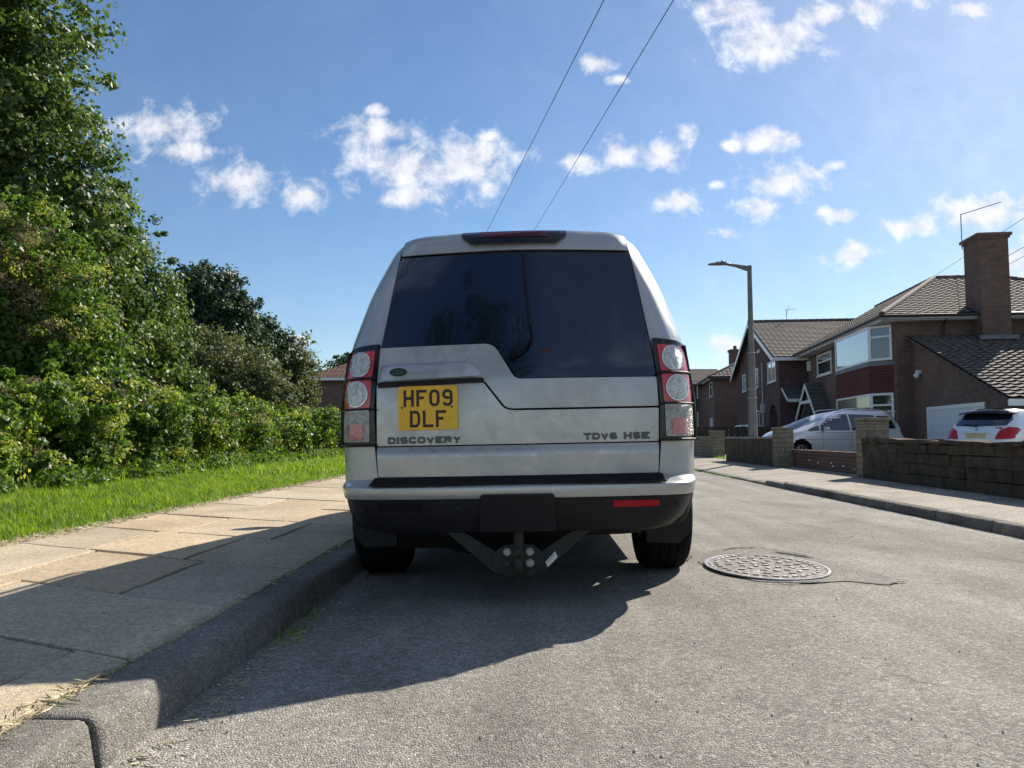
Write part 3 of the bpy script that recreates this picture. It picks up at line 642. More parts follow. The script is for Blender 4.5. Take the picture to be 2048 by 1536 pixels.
for pts, w in (([(1.08,5.04),(1.32,5.25),(1.50,5.30),(1.62,5.12),(1.70,4.95)], .026),([(1.52,5.10),(1.64,4.98),(1.72,4.84)], .075),([(1.79,4.55),(1.86,4.25),(1.93,4.13),(1.78,4.01),(1.64,4.08),(1.52,4.1)], .013),([(1.50,4.06),(1.3,4.0),(1.16,4.05)], .022),([(.9,4.72),(1.0,5.0)], .012),([(2.0,4.1),(2.25,4.18)], .01),([(2.6,6.3),(2.2,7.0),(1.9,7.2)], .012),([(.2,2.3),(.25,2.9),(.2,3.1)], .0)):
    if w: c_ = crack(pts, w); cm.add(c_.v, c_.f)
setp(cm.build('road_cracks', M['dark']), kind='structure')
# ---- manhole cover
mh = thing('manhole_cover', 'rusty oval cast iron manhole cover with raised blocks sunk in the cracked asphalt', 'manhole cover', (MHX, MHY, road_z(MHX)+.004))
def ering(a, b, z, n=64): return [(a*math.cos(2*math.pi*i/n), b*math.sin(2*math.pi*i/n), z) for i in range(n)]
mb = MB(); n = 64; rr_ = [ering(MA, MBB, .0), ering(MA-.002, MBB-.002, .007), ering(MA-.018, MBB-.020, .007), ering(MA-.022, MBB-.024, .002)]
mb.add([v for r_ in rr_ for v in r_], [(j*n+i, j*n+(i+1) % n, (j+1)*n+(i+1) % n, (j+1)*n+i) for j in range(3) for i in range(n)])
o = mb.build('frame_ring', M['iron_edge'], mh, smooth=False)
mb = MB(); mb.add(ering(MA-.024, MBB-.026, .006), [tuple(range(n))]); mb.build('cover_plate', M['iron'], mh)
mb = MB()
for ring, (ra, cnt) in enumerate([(.0, 1), (.22, 6), (.44, 12), (.66, 18), (.88, 34)]):
    for i in range(cnt):
        t = 2*math.pi*i/cnt+ring*.3; cx_, cy_ = ra*(MA-.03)*math.cos(t), ra*(MBB-.03)*math.sin(t)
        if random.random() < .06: continue
        w_, h_ = (.030, .020) if ring == 4 else (.036, .024)
        if ring < 4: t = (i % 2)*.7+ring
        cx_ += random.uniform(-.004, .004); poly = [(-w_/2, -h_/2), (w_/2, -h_/2), (w_/2, h_/2), (-w_/2, h_/2)] if ring < 4 else [(-h_/2, -w_/2), (h_/2, -w_/2), (h_/2, w_/2), (-h_/2, w_/2)]
        c_, s_ = math.cos(t), math.sin(t)
        mb.prism([(cx_+a*c_-b*s_, cy_+a*s_+b*c_) for a, b in poly], (0,0,.006), (1,0,0), (0,1,0), (0,0,1), .006)
bev(mb.build('raised_blocks', M['blocktop'], mh), .002, 1)
# loose chippings along the channel and in the foreground
mb = MB()
for i in range(420):
    if i < 330: x = -1.02+abs(random.gauss(0, .11)); y = random.uniform(1.3, 7)
    else: x = random.uniform(-1.0, 1.6); y = random.uniform(1.55, 4.2)
    s = random.choice([.003,.004,.005,.006,.009]) if x < -.8 else random.choice([.003,.004,.005]); z = road_z(x)+.003
    vs = [Vector((random.gauss(0,1), random.gauss(0,1), random.gauss(0,.7))).normalized()*s for _ in range(6)]
    a, b, c, d, e, f = [Vector(v) for v in ((1,0,0),(-1,0,0),(0,1,0),(0,-1,0),(0,0,.7),(0,0,-.7))]
    vs = [(x+(q.x*s*random.uniform(.6,1.3)), y+q.y*s*random.uniform(.6,1.3), z+q.z*s) for q in (a,b,c,d,e,f)]
    mb.add(vs, [(0,2,4),(2,1,4),(1,3,4),(3,0,4),(2,0,5),(1,2,5),(3,1,5),(0,3,5)])
setp(mb.build('loose_chippings', M['chip']), 'loose grey chippings lying along the left kerb and near asphalt', 'chippings', kind='stuff')

# ---------------------------------------------------------------- car body lofted from horizontal slices
def cr(tab, n):
    """Catmull-Rom through rows of a table (first column = z), n points per span"""
    T = [np.array(r, float) for r in tab]; out_ = []
    for i in range(len(T)-1):
        p0 = T[max(i-1, 0)]; p1 = T[i]; p2 = T[i+1]; p3 = T[min(i+2, len(T)-1)]
        for j in range(n):
            t = j/n; m1 = (p2-p0)*.5; m2 = (p3-p1)*.5; d = p2-p1
            m1 = np.where(np.sign(m1) != np.sign(d), 0, m1); m2 = np.where(np.sign(m2) != np.sign(d), 0, m2)
            m1 = np.clip(m1, -3*np.abs(d), 3*np.abs(d)); m2 = np.clip(m2, -3*np.abs(d), 3*np.abs(d))
            h = (2*t**3-3*t*t+1)*p1+(t**3-2*t*t+t)*m1+(-2*t**3+3*t*t)*p2+(t**3-t*t)*m2; out_.append(h)
    out_.append(T[-1]); return out_
def ring(w, yr, yf, rx, ry, fx, fy, bow=.035, e=2.4, fbow=.12, ns=26):
    rx = min(rx, w*.9); fx = min(fx, w*.9); pts = []
    for i in range(13): x = (w-rx)*i/12; pts.append((x, yr+bow*(x/max(w-rx, .01))**2))
    for i in range(1, 11):
        a = i/10*math.pi/2; s_, c_ = math.sin(a)**(2/e), max(math.cos(a), 0)**(2/e); pts.append((w-rx+rx*s_, yr+bow+ry*(1-c_)))
    y0, y1 = yr+bow+ry, yf-fbow-fy
    for i in range(1, ns): pts.append((w, y0+(y1-y0)*i/ns))
    for i in range(0, 11):
        a = i/10*math.pi/2; s_, c_ = math.sin(a)**(2/e), max(math.cos(a), 0)**(2/e); pts.append((w-fx+fx*c_, y1+fy*s_))
    for i in range(1, 13): x = (w-fx)*(1-i/12); pts.append((x, yf-fbow*(x/max(w-fx, .01))**2))
    return pts
def loft(tab, n, rx, ry, fx, fy, bow=.035, fbow=.12, e=2.4):
    """tab rows: z, half width, rear y, front y -> verts, faces (closed)"""
    rows_ = cr(tab, n); V = []; Fc = []
    for r in rows_:
        z, w, yr, yf = r[:4]; P = ring(w, yr, yf, rx, ry, fx, fy, bow, e, fbow); P2 = P+[(-x, y) for x, y in P[-2:0:-1]]
        V += [(x, y, z) for x, y in P2]
    k = len(P2)
    for j in range(len(rows_)-1):
        for i in range(k): Fc.append((j*k+i, j*k+(i+1) % k, (j+1)*k+(i+1) % k, (j+1)*k+i))
    h = len(P)   # bridge caps left-right
    for j, flip in ((0, True), (len(rows_)-1, False)):
        for i in range(h-1):
            a, b = j*k+i, j*k+i+1; c, d = j*k+((k-i-1) % k), j*k+((k-i) % k)
            f = [a, b, c, d]; f = [q for z_, q in enumerate(f) if q not in f[:z_]]
            if len(f) > 2: Fc.append(tuple(f[::-1]) if flip else tuple(f))
    return V, Fc
def projector(bvh, axis):
    """axis 'rear': (x,z) seen from -y; 'left'/'right': (y,z) seen from the side; 'front'"""
    def f(u, v):
        if axis == 'rear': o_, d = Vector((u, -5, v)), Vector((0, 1, 0))
        elif axis == 'front': o_, d = Vector((u, 9, v)), Vector((0, -1, 0))
        elif axis == 'right': o_, d = Vector((5, u, v)), Vector((-1, 0, 0))
        elif axis == 'left': o_, d = Vector((-5, u, v)), Vector((1, 0, 0))
        else: o_, d = Vector((u, v, 6)), Vector((0, 0, -1))
        h = bvh.ray_cast(o_, d)
        if h[0] is None:
            for s in (.97, .93, .88, .8):
                q = o_.copy()
                if axis in ('rear', 'front'): q.x *= s
                h = bvh.ray_cast(q, d)
                if h[0] is not None: return Vector((o_.x, h[0].y+.03*(1 if axis == 'rear' else -1), o_.z)), -d
            return Vector((u, .3, v)) if axis == 'rear' else o_+d*4.1, -d
        return h[0], -d
    return f
def bool_cut(o, cutters):
    """cut closed volumes out of the mesh and bake the result"""
    me = bpy.data.meshes.new('tmp'); bm = bmesh.new()
    for verts, faces in cutters:
        vv = [bm.verts.new(v) for v in verts]
        for f in faces: bm.faces.new([vv[i] for i in f])
    bmesh.ops.recalc_face_normals(bm, faces=bm.faces[:]); bm.to_mesh(me); bm.free()
    c = bpy.data.objects.new('tmp', me); COL.objects.link(c)
    md = o.modifiers.new('cut', 'BOOLEAN'); md.object = c; md.operation = 'DIFFERENCE'; md.solver = 'EXACT'
    pa = o.parent; o.parent = None
    dg = bpy.context.evaluated_depsgraph_get(); ev = o.evaluated_get(dg); nm = bpy.data.meshes.new_from_object(ev)
    o.modifiers.clear(); o.data = nm; bpy.data.objects.remove(c); bpy.data.meshes.remove(me); o.parent = pa
def wheelcut(yc, zc, r, x0, x1, n=28):
    vs = [(x, yc+r*math.cos(2*math.pi*k/n), zc+r*math.sin(2*math.pi*k/n)) for x in (x0, x1) for k in range(n)]
    return vs, [tuple(range(n)), tuple(range(n, 2*n))]+[(k, (k+1) % n, n+(k+1) % n, n+k) for k in range(n)]
def wheel(parent, x, y, r, w, side, tyre, rimm, dark):
    t = MB(); a = (side, 0, 0); c = (x-side*w, y, r)
    t.lathe([(r*.62,0),(r*.9,0),(r*.965,w*.06),(r,w*.14),(r,w*.3),(r*.985,w*.31),(r*.985,w*.34),(r,w*.35),(r,w*.49),(r*.985,w*.5),(r*.985,w*.53),(r,w*.54),(r,w*.66),(r*.985,w*.67),(r*.985,w*.7),(r,w*.71),(r,w*.86),(r*.965,w*.94),(r*.9,w),(r*.66,w),(r*.62,w*.96),(r*.62,0)], c, a, 40)
    wo = t.build('wheel', tyre, parent); autosmooth(wo, 30)
    h = MB(); h.lathe([(r*.6,w*.1),(r*.64,w*.97),(r*.6,w*.98),(r*.56,w*.85)], c, a, 32); h.lathe([(.001,w*.9),(r*.2,w*.9),(r*.2,w*.6),(.001,w*.6)], c, a, 20)
    cc_ = Vector(c)+Vector(a)*w*.82
    for k in range(7):
        t_ = 2*math.pi*k/7; u = Vector((0, math.cos(t_), math.sin(t_))); v = Vector(a).cross(u)
        h.obox(cc_-v*.022*r/.36, u, v, Vector(a), r*.6, .045*r/.36, -.02, .02)
    ho = h.build('rim', rimm, wo); autosmooth(ho, 30)
    return wo

# ---------------------------------------------------------------- the parked off-roader in the middle
suv = thing('parked_car', 'dusty silver boxy off-road car with yellow number plate parked at the left kerb', 'car', (-.072, 3.6, -.002), (0, -.02, 0))
SUVT = [(.34,.80,.07,4.45),(.36,.83,.05,4.55),(.45,.862,.03,4.70),(.57,.872,.012,4.76),(.75,.876,.012,4.75),(.95,.873,.014,4.70),(1.05,.868,.02,4.58),(1.12,.861,.035,4.35),(1.17,.857,.05,3.80),(1.22,.851,.065,3.62),(1.26,.843,.078,3.52),(1.476,.777,.142,3.08),(1.58,.737,.175,2.85),(1.70,.682,.212,2.56),(1.76,.652,.24,2.38),(1.80,.618,.27,2.22),(1.825,.565,.31,2.1),(1.842,.44,.40,1.95),(1.848,.25,.6,1.6)]
V, Fc = loft(SUVT, 4, .20, .30, .38, .42)
body = mkobj('body', V, Fc, M['silver'], suv); body.data.materials.append(M['seal']); body.data.materials.append(M['suvglass'])
bm = bmesh.new(); bm.from_mesh(body.data); bmesh.ops.recalc_face_normals(bm, faces=bm.faces[:]); bm.to_mesh(body.data); BV = BVHTree.FromBMesh(bm); bm.free()
cuts_ = []
for yc in (1.0, 3.885):
    for s in (-1, 1): cuts_.append(wheelcut(yc, .38, .44, s*.58, s*1.2))
bool_cut(body, cuts_)
for p in body.data.polygons:
    c = p.center
    if c.z > 1.19 and c.z < 1.72 and p.normal.y > .35: p.material_index = 2
    elif c.z < .36 or (c.z < .52 and c.y < .66) or (abs(c.x) < .9 and c.z < .8 and abs(p.normal.z) < 2 and (min(abs(math.hypot(c.y-1.0, c.z-.38)-.44), abs(math.hypot(c.y-3.885, c.z-.38)-.44)) < .012 or abs(abs(c.x)-.58) < .01)): p.material_index = 1
autosmooth(body, 42)
PR = projector(BV, 'rear'); PL = projector(BV, 'left'); PRt = projector(BV, 'right')
panel('tailgate_gap_shade', [(-.663,.59),(.663,.59),(.678,.75),(.676,.95),(.668,1.08),(.586,1.695),(.578,1.80),(.30,1.825),(-.30,1.825),(-.578,1.80),(-.586,1.695),(-.668,1.08),(-.676,.95),(-.678,.75)], PR, .004, .02, M['seal'], suv, bw=0)  # black sheet under the panels, paints the shade of their gaps
def crease(u, v):
    if v > .705: return .004*(.742-v)/.037+.0
    return .004+.010*min(1, (.705-v)/.01)
lowp = panel('tailgate_lower', rounded([(-.656,.597),(.656,.597),(.664,.7375),(-.664,.7375)], .006, 2), PR, .014, .02, M['silver_mid'], suv, grid=.02, push=lambda u, v: .012*max(0, min(1, (.737-v)/.03)))
lowt = panel('tailgate', rounded([(-.664,.7435),(.664,.7435),(.669,.899),(.0,.899),(-.055,.905),(-.153,1.035),(-.664,1.035)], [.006,.006,.008,.14,.10,.02,.006], 6), PR, .014, .02, M['silver_mid'], suv, grid=.03)
upt = panel('upper_tailgate', rounded([(-.018,.9085),(.669,.9085),(.664,1.046),(-.002,1.048),(-.105,1.2235),(-.656,1.2165),(-.661,1.04),(-.145,1.04),(-.05,.915)], [.12,.006,.008,.05,.08,.012,.006,.02,.06], 6), PR, .016, .02, M['silver_dirty'], suv, grid=.03)
gl = panel('rear_window', rounded([(.006,1.052),(.662,1.050),(.660,1.10),(.579,1.697),(0,1.705),(-.579,1.697),(-.652,1.2205),(-.10,1.2285)], [.05,.02,.0,.02,0,.02,.01,.08], 6), PR, .010, .01, M['suvglass'], suv, grid=.06, bw=.002)
hd = panel('roof_header', rounded([(-.574,1.703),(0,1.711),(.574,1.703),(.566,1.796),(.50,1.808),(.28,1.822),(-.28,1.822),(-.50,1.808),(-.566,1.796)], [.01,0,.01,.02,.04,.04,.04,.04,.02], 4), PR, .022, .05, M['silver'], suv, grid=.03, bw=.006, push=lambda u, v: .02*(v-1.70)/.1)
bl = panel('brake_light_housing', rounded([(-.215,1.742),(.215,1.742),(.268,1.79),(.262,1.822),(-.262,1.822),(-.268,1.79)], [.06,.06,.04,.01,.01,.04], 6), PR, .052, .06, M['gloss_black'], suv, grid=.03, bw=.004)
panel('brake_light', rounded([(-.17,1.778),(.17,1.778),(.18,1.816),(-.18,1.816)], .004, 2), PR, .0545, .01, M['darkred'], bl, grid=.05, bw=0)
# printed band inside the glass
mb = MB(); ribbon(mb, [(.09,1.23),(.125,1.155),(.17,1.115),(.50,1.115),(.545,1.14),(.555,1.25),(.525,1.56),(.50,1.615),(.44,1.63),(.12,1.635)], False, .0035, PR, .0104, .0003); mb.build('printed_band', mat('glass_print', (.035,.04,.055), .4), gl)
# wiper
mb = MB(); PTS = [(-.012,1.165),(.02,1.172),(.055,1.20),(.078,1.245),(.078,1.30)]
mb.tube([PR(a, b)[0]+Vector((0, -.035, 0)) for a, b in PTS], [.008,.006,.005,.006,.006], 8)
mb.lathe([(.018,0),(.018,.03),(.001,.034)], PR(-.012,1.165)[0]+Vector((0,-.012,0)), (0,-1,0), 16)
wp = mb.build('wiper_arm', M['seal'], suv, auto=50)
mb = MB(); q = [PR(.080-.035*(t/8)**.9, 1.25+.435*t/8)[0]+Vector((0, -.022, 0)) for t in range(9)]; mb.tube(q, .006, 6); mb.tube([p+Vector((-.001, -.012, 0)) for p in q[1:8]], .007, 6)
mb.build('wiper_blade', M['black'], wp, auto=50)
# grab handle over the plate, badge, number plate
hb = panel('tailgate_handle', rounded([(-.655,1.047),(-.150,1.060),(-.212,1.138),(-.64,1.130)], [.004,.014,.03,.01], 4), PR, .052, .05, M['silver'], suv, grid=.03, bw=.010, push=lambda u, v: -.022*max(0, (v-1.105)/.03)-.03*max(0, (-.615-u)/.04)-.045*max(0, (u+.225)/.075))
mb = MB(); ribbon(mb, [(-.645,1.0515),(-.40,1.0565),(-.160,1.0625)], False, .0045, PR, .0535, .004); mb.build('handle_bright_strip', M['chrome'], hb)  # thin bright metal strip along the bottom edge of the handle
panel('handle_recess', rounded([(-.657,1.020),(-.150,1.034),(-.150,1.056),(-.656,1.044)], .002, 1), PR, .030, .03, M['black'], suv, grid=.05, bw=.002)
bd = panel('oval_badge', ellipse(-.553,1.090,.041,.0195,36), PR, .0555, .004, M['green'], suv, grid=.02, bw=.0008)
mb = MB()
E1 = ellipse(-.553,1.090,.0415,.0200,36)
ribbon(mb, E1, True, .0022, PR, .0570, .004)
mb2, _ = lettering('LAND', -.5730, 1.0925, .0083, .0090, .0019, .0020, PR, .0566, .001); mb2, _ = lettering('ROVER', -.5805, 1.0790, .0093, .0090, .0019, .0020, PR, .0566, .001, mb=mb2)
mb.add(mb2.v, mb2.f); mb.build('badge_lettering', M['chrome'], bd)
pl = panel('number_plate', rounded([(-.5585,.8165),(-.2735,.8165),(-.2735,1.0245),(-.5585,1.0245)], .012, 3), PR, .024, .008, M['yellow'], suv, grid=.06, bw=.001)
mb, _ = lettering('HF09', -.5325, .9265, .050, .079, .0135, .0117, PR, .0246, .0008); mb, _ = lettering('DLF', -.5020, .8285, .050, .079, .0135, .0117, PR, .0246, .0008, mb=mb)
for a, b in ((-.5395,.9225),(-.3015,.9225)):
    mb.lathe([(.0045,0),(.0045,.004),(.0001,.005)], PR(a, b)[0]+Vector((0,-.0235,0)), (0,-1,0), 10)
mb.build('plate_characters', M['plate_ink'], pl)
mb, _ = lettering('DISCOVERY', -.6100, .7525, .0372, .033, .0105, .0048, PR, .0185, .006, iw=.0115); bev(mb.build('model_lettering', M['badge'], suv), .0008, 1)
mb, _ = lettering('TDV6', .312, .7545, .0360, .033, .0105, .0045, PR, .0185, .006); bev(mb.build('engine_lettering', M['badge'], suv), .0008, 1); mb, _ = lettering('HSE', .500, .7545, .0375, .033, .0105, .0045, PR, .0185, .006); bev(mb.build('trim_lettering', M['badge'], suv), .0008, 1)
panel('warning_sticker', [(.142,1.156),(.170,1.195),(.110,1.193)], PR, .0108, .0004, mat('faded_red', (.05,.02,.022), .5), suv, grid=.1, bw=0)
# tail lamps with black guards
for s in (-1, 1):
    P = lambda pts: [(s*a, b) for a, b in pts]
    lh = panel('tail_lamp', rounded(P([(.668,.742),(.855,.742),(.868,.92),(.862,1.10),(.838,1.212),(.78,1.226),(.655,1.238),(.660,1.12),(.676,.93)]), .008, 2), PR, .022, .05, M['gloss_black'], suv, grid=.025, bw=.003)
    R1, R2 = 'red', 'red'
    l1 = panel('upper_lens', rounded(P([(.684,1.074),(.836,1.072),(.822,1.165),(.80,1.196),(.675,1.205)]), .01, 3), PR, .030, .02, M[R1], lh, grid=.02, bw=.003)
    l2 = panel('middle_lens', rounded(P([(.694,.926),(.850,.926),(.846,1.0),(.836,1.058),(.686,1.060)]), .01, 3), PR, .030, .02, M[R2], lh, grid=.02, bw=.003)
    e1 = [(a, max(b, 1.078)) for a, b in ellipse(s*.752, 1.137, .057, .062, 32)]; e2 = ellipse(s*.764, .993, .058, .061, 32)
    for ll, el in ((l1, e1), (l2, e2)):
        panel('round_lamp', el, PR, .036, .02, M['clear'], ll, grid=.015, bw=.004)
        mb = MB(); ribbon(mb, el, True, .003, PR, .0375, .006); mb.build('lamp_rim', M['chrome'], ll)
    l3 = panel('reversing_lens', rounded(P([(.698,.765),(.850,.765),(.850,.915),(.698,.915)]), .006, 2), PR, .030, .02, M['clear'], lh, grid=.02, bw=.003)
    mb = MB()
    for k in range(19):
        zz = .772+k*.0074
        a_ = [PR(s*(.702+.0145*i), zz)[0]+Vector((0, -.0335, 0)) for i in range(11)]; mb.tube(a_, .0022, 4, False)
    mb.build('lens_ribs', M['clear'], l3)
    panel('fog_lens', P([(.728,.775),(.815,.775),(.815,.848),(.728,.848)]), PR, .0368, .01, M['pink'], l3, grid=.03, bw=0)
    mb = MB()
    for zz, x1 in ((1.066,.858),(.919,.874),(.750,.885)):
        a_ = []
        for i in range(15):
            xx = .668+(x1-.668)*i/14; p, _ = PR(s*min(xx, .868), zz); a_.append(Vector((s*xx, p.y-.046, zz)))
        mb.tube(a_, .0045, 6)
    for xx in (.862,):
        a_ = []
        for i in range(13):
            zz = .750+i*.038; x2 = .862 if zz < .93 else .862-.14*(zz-.93); a_.append(Vector((s*x2, .17, zz)))
        mb.tube(a_, .009, 6)
    mb.build('lamp_guard', M['black'], lh, auto=60)
# bumper
def bump_loft(tab, name, m, rx=.22, ry=.34, yend=.60):
    V_ = []; F_ = []; P2 = None
    for z, w, yr in tab:
        P = [(x, y) for x, y in ring(w, yr, 3.0, rx, ry, .1, .1, .045, 2.5, .01) if y <= yr+.045+ry+1e-4][:23]+[(w, yend)]
        P2 = [(-x, y) for x, y in P[::-1]][:-1]+P; V_ += [(x, y, z) for x, y in P2]
    k = len(P2)
    for j in range(len(tab)-1):
        for i in range(k-1): F_.append((j*k+i, j*k+i+1, (j+1)*k+i+1, (j+1)*k+i))
    o = mkobj(name, V_, F_, m, suv); autosmooth(o, 35); return o
bb = bump_loft([(.30,.64,.10),(.330,.68,.0),(.337,.715,-.055),(.350,.745,-.088),(.395,.795,-.108),(.44,.820,-.122),(.497,.836,-.132),(.500,.832,-.120)], 'lower_bumper', M['black'])
sb = bump_loft([(.500,.838,-.128),(.501,.843,-.138),(.506,.846,-.141),(.545,.853,-.143),(.553,.855,-.141),(.559,.856,-.133),(.563,.857,-.118),(.590,.862,.015),(.592,.863,.05)], 'bumper', M['silver'])
bmm = bmesh.new(); bmm.from_mesh(bb.data); bmm.normal_update(); bvb = BVHTree.FromBMesh(bmm); PB = projector(bvb, 'rear')
bmm2 = bmesh.new(); bmm2.from_mesh(sb.data); bvs = BVHTree.FromBMesh(bmm2); PS = projector(bvs, 'rear'); 
mb = MB(); sl2 = .205
mb.add([(x, y, .5655+(y+.118)*sl2+dz) for dz in (0, .006) for y in (-.128, .006) for x in (-.672, .672)], [(0,2,3,1),(4,5,7,6),(0,1,5,4),(2,6,7,3),(0,4,6,2),(1,3,7,5)])
for k in range(6):
    y_ = -.120+k*.020; zb_ = .5655+(y_+.118)*sl2+.006
    mb.box(-.665,.665,y_,y_+.010,zb_,zb_+.005)
stp = mb.build('step_tread', M['black'], suv); bev(stp, .002, 1)
panel('tow_cover', rounded([(-.170,.352),(.170,.352),(.168,.520),(-.168,.520)], [.005,.005,.02,.02], 4), lambda u, v: (Vector((u, -.112-.036*(v-.352)/.168+.045*(u/.63)**2, v)), Vector((0,-1,0))), .010, .012, M['black'], suv, grid=.06, bw=.003)
rf = panel('reflector', rounded([(.430,.452),(.640,.452),(.640,.481),(.430,.481)], .005, 2), PB, .004, .01, M['reflector'], bb, grid=.03, bw=.001)
rc_ = panel('reflector_recess', rounded([(-.640,.449),(-.430,.449),(-.430,.484),(-.640,.484)], .005, 2), PB, .002, .006, M['seal'], bb, grid=.03, bw=.001)
for xx in (-.715,-.262,.262,.715):
    mb = MB(); p, _ = PB(xx, .462); mb.lathe([(.017,-.004),(.017,.002),(.015,.003),(.014,.001),(.001,.001)], p, (0,-1,0), 20); mb.build('parking_sensor', M['black'], bb, auto=40)
for ch in ((-.52,.5585,.012,.004),(-.41,.556,.005,.003),(-.33,.557,.005,.003),(-.20,.560,.004,.003),(-.815,.562,.03,.008),(.05,.566,.004,.004),(.12,.565,.004,.003)):
    a, b, w_, h_ = ch; panel('paint_chip', rounded([(a-w_, b-h_/2), (a+w_, b-h_/3), (a+w_*.8, b+h_/2), (a-w_*.7, b+h_/2)], .001, 2), PS, .0007, .0005, M['seal'], sb, grid=.1, bw=0)
# mud flaps
for s in (-1, 1):
    mb = MB(); mb.prism([(s*.655,.21),(s*.83,.205),(s*.895,.28),(s*.90,.46),(s*.655,.46)], (0,.50,0), (1,0,0), (0,0,1), (0,1,0), .015)
    bev(mb.build('mud_flap', M['black'], suv), .004, 2)
# tow bar
tb = MB(); pl_ = [(-.065,.285),(-.03,.29),(.03,.29),(.065,.285),(.098,.262),(.113,.235),(.115,.20),(.06,.146),(-.06,.146),(-.118,.20),(-.115,.235),(-.10,.262)]
tb.prism(rounded(pl_, .012, 3), (0,-.075,0), (1,0,0), (0,0,1), (0,1,0), .012)
for s in (-1, 1):
    tb.prism([(s*.070,.150),(s*.118,.165),(s*.345,.36),(s*.27,.36),(s*.09,.245)] if s > 0 else [(s*.070,.150),(s*.118,.165),(s*.345,.36),(s*.27,.36),(s*.09,.245)], (0,-.062,0), (1,0,0), (0,0,1), (0,1,0), .03)
tw = tb.build('tow_bar', M['olive'], suv); bev(tw, .002, 1)
mb = MB(); mb.tube([(0,-.085,.185),(0,-.12,.17),(0,-.15,.185),(0,-.16,.215),(0,-.16,.25)], [.019,.019,.018,.016,.013], 12)
mb.lathe([(.013,.02),(.019,.012),(.024,.003),(.025,-.006),(.022,-.017),(.014,-.024),(.001,-.025)][::-1], (0,-.16,.264), (0,0,1), 20)
mb.tube([(0,-.07,.275),(0,-.08,.31),(0,-.075,.36)], [.026,.024,.022], 10)
mb.build('tow_ball', M['rust'], tw, auto=50)
for a, b, m_ in ((-.052,.2555,'steel'),(.050,.2555,'steel'),(-.052,.205,'rust'),(.050,.205,'steel')):
    mb = MB(); mb.prism([(a+.0145*math.cos(R(60*i+15)), b+.0145*math.sin(R(60*i+15))) for i in range(6)], (0,-.093,0), (1,0,0), (0,0,1), (0,1,0), .018); mb.lathe([(.019,0),(.019,.003),(.001,.003)], (a,-.076,b), (0,-1,0), 16); bev(mb.build('bolt', M[m_], tw), .002, 1)
mb = MB(); mb.prism([(.119,.207),(.131,.184),(.176,.229),(.165,.254)], (0,-.0645,0), (1,0,0), (0,0,1), (0,1,0), .002); lb = mb.build('paper_label', M['label'], tw)
mb = MB(); mb.prism([(.127,.212),(.131,.204),(.165,.238),(.161,.246)], (0,-.0652,0), (1,0,0), (0,0,1), (0,1,0), .0006); mb.build('print_block', M['fascia'], lb)
# running gear, underbody
wh = [wheel(suv, s*.935, yc, .378, .265, s, M['rubber'], M['steel'], M['black']) for yc in (1.0, 3.885) for s in (-1, 1)]
mb = MB(); mb.box(-.56,.56,1.5,4.3,.26,.36); mb.box(-.5,.2,.25,.75,.27,.36); mb.tube([(-.62,1.0,.37),(.62,1.0,.37)], .05, 10); mb.lathe([(.001,-.13),(.09,-.1),(.13,0),(.09,.1),(.001,.13)], (0,1.0,.37), (1,0,0), 16)
mb.tube([(.62,1.02,.30),(.3,.95,.27),(.05,1.3,.30)], .025, 8); mb.tube([(-.3,.12,.33),(-.32,.6,.31),(-.25,1.4,.3)], .035, 8); mb.box(-.6,-.45,.4,4.2,.3,.42); mb.box(.45,.6,.4,4.2,.32,.42); mb.box(-.84,-.60,1.5,3.38,.20,.37); mb.box(.60,.84,1.5,3.38,.20,.37); mb.box(-.7,.7,4.2,4.6,.22,.40); mb.box(-.5,-.1,1.5,3.0,.18,.30); mb.box(-.62,-.30,.35,.60,.22,.34)  # low sill, tank and undertray boxes added to keep light from under the car
mb.build('underbody', M['seal'], suv, auto=50)
mb = MB(); mb.lathe([(.30,0),(.345,.02),(.36,.09),(.345,.16),(.30,.18),(.1,.18)], (-.05,.48,.20), (0,0,1), 32); mb.lathe([(.001,.03),(.1,.03),(.2,.0),(.30,0)], (-.05,.48,.20), (0,0,1), 32); mb.build('spare_wheel', M['rubber'], suv, auto=50)
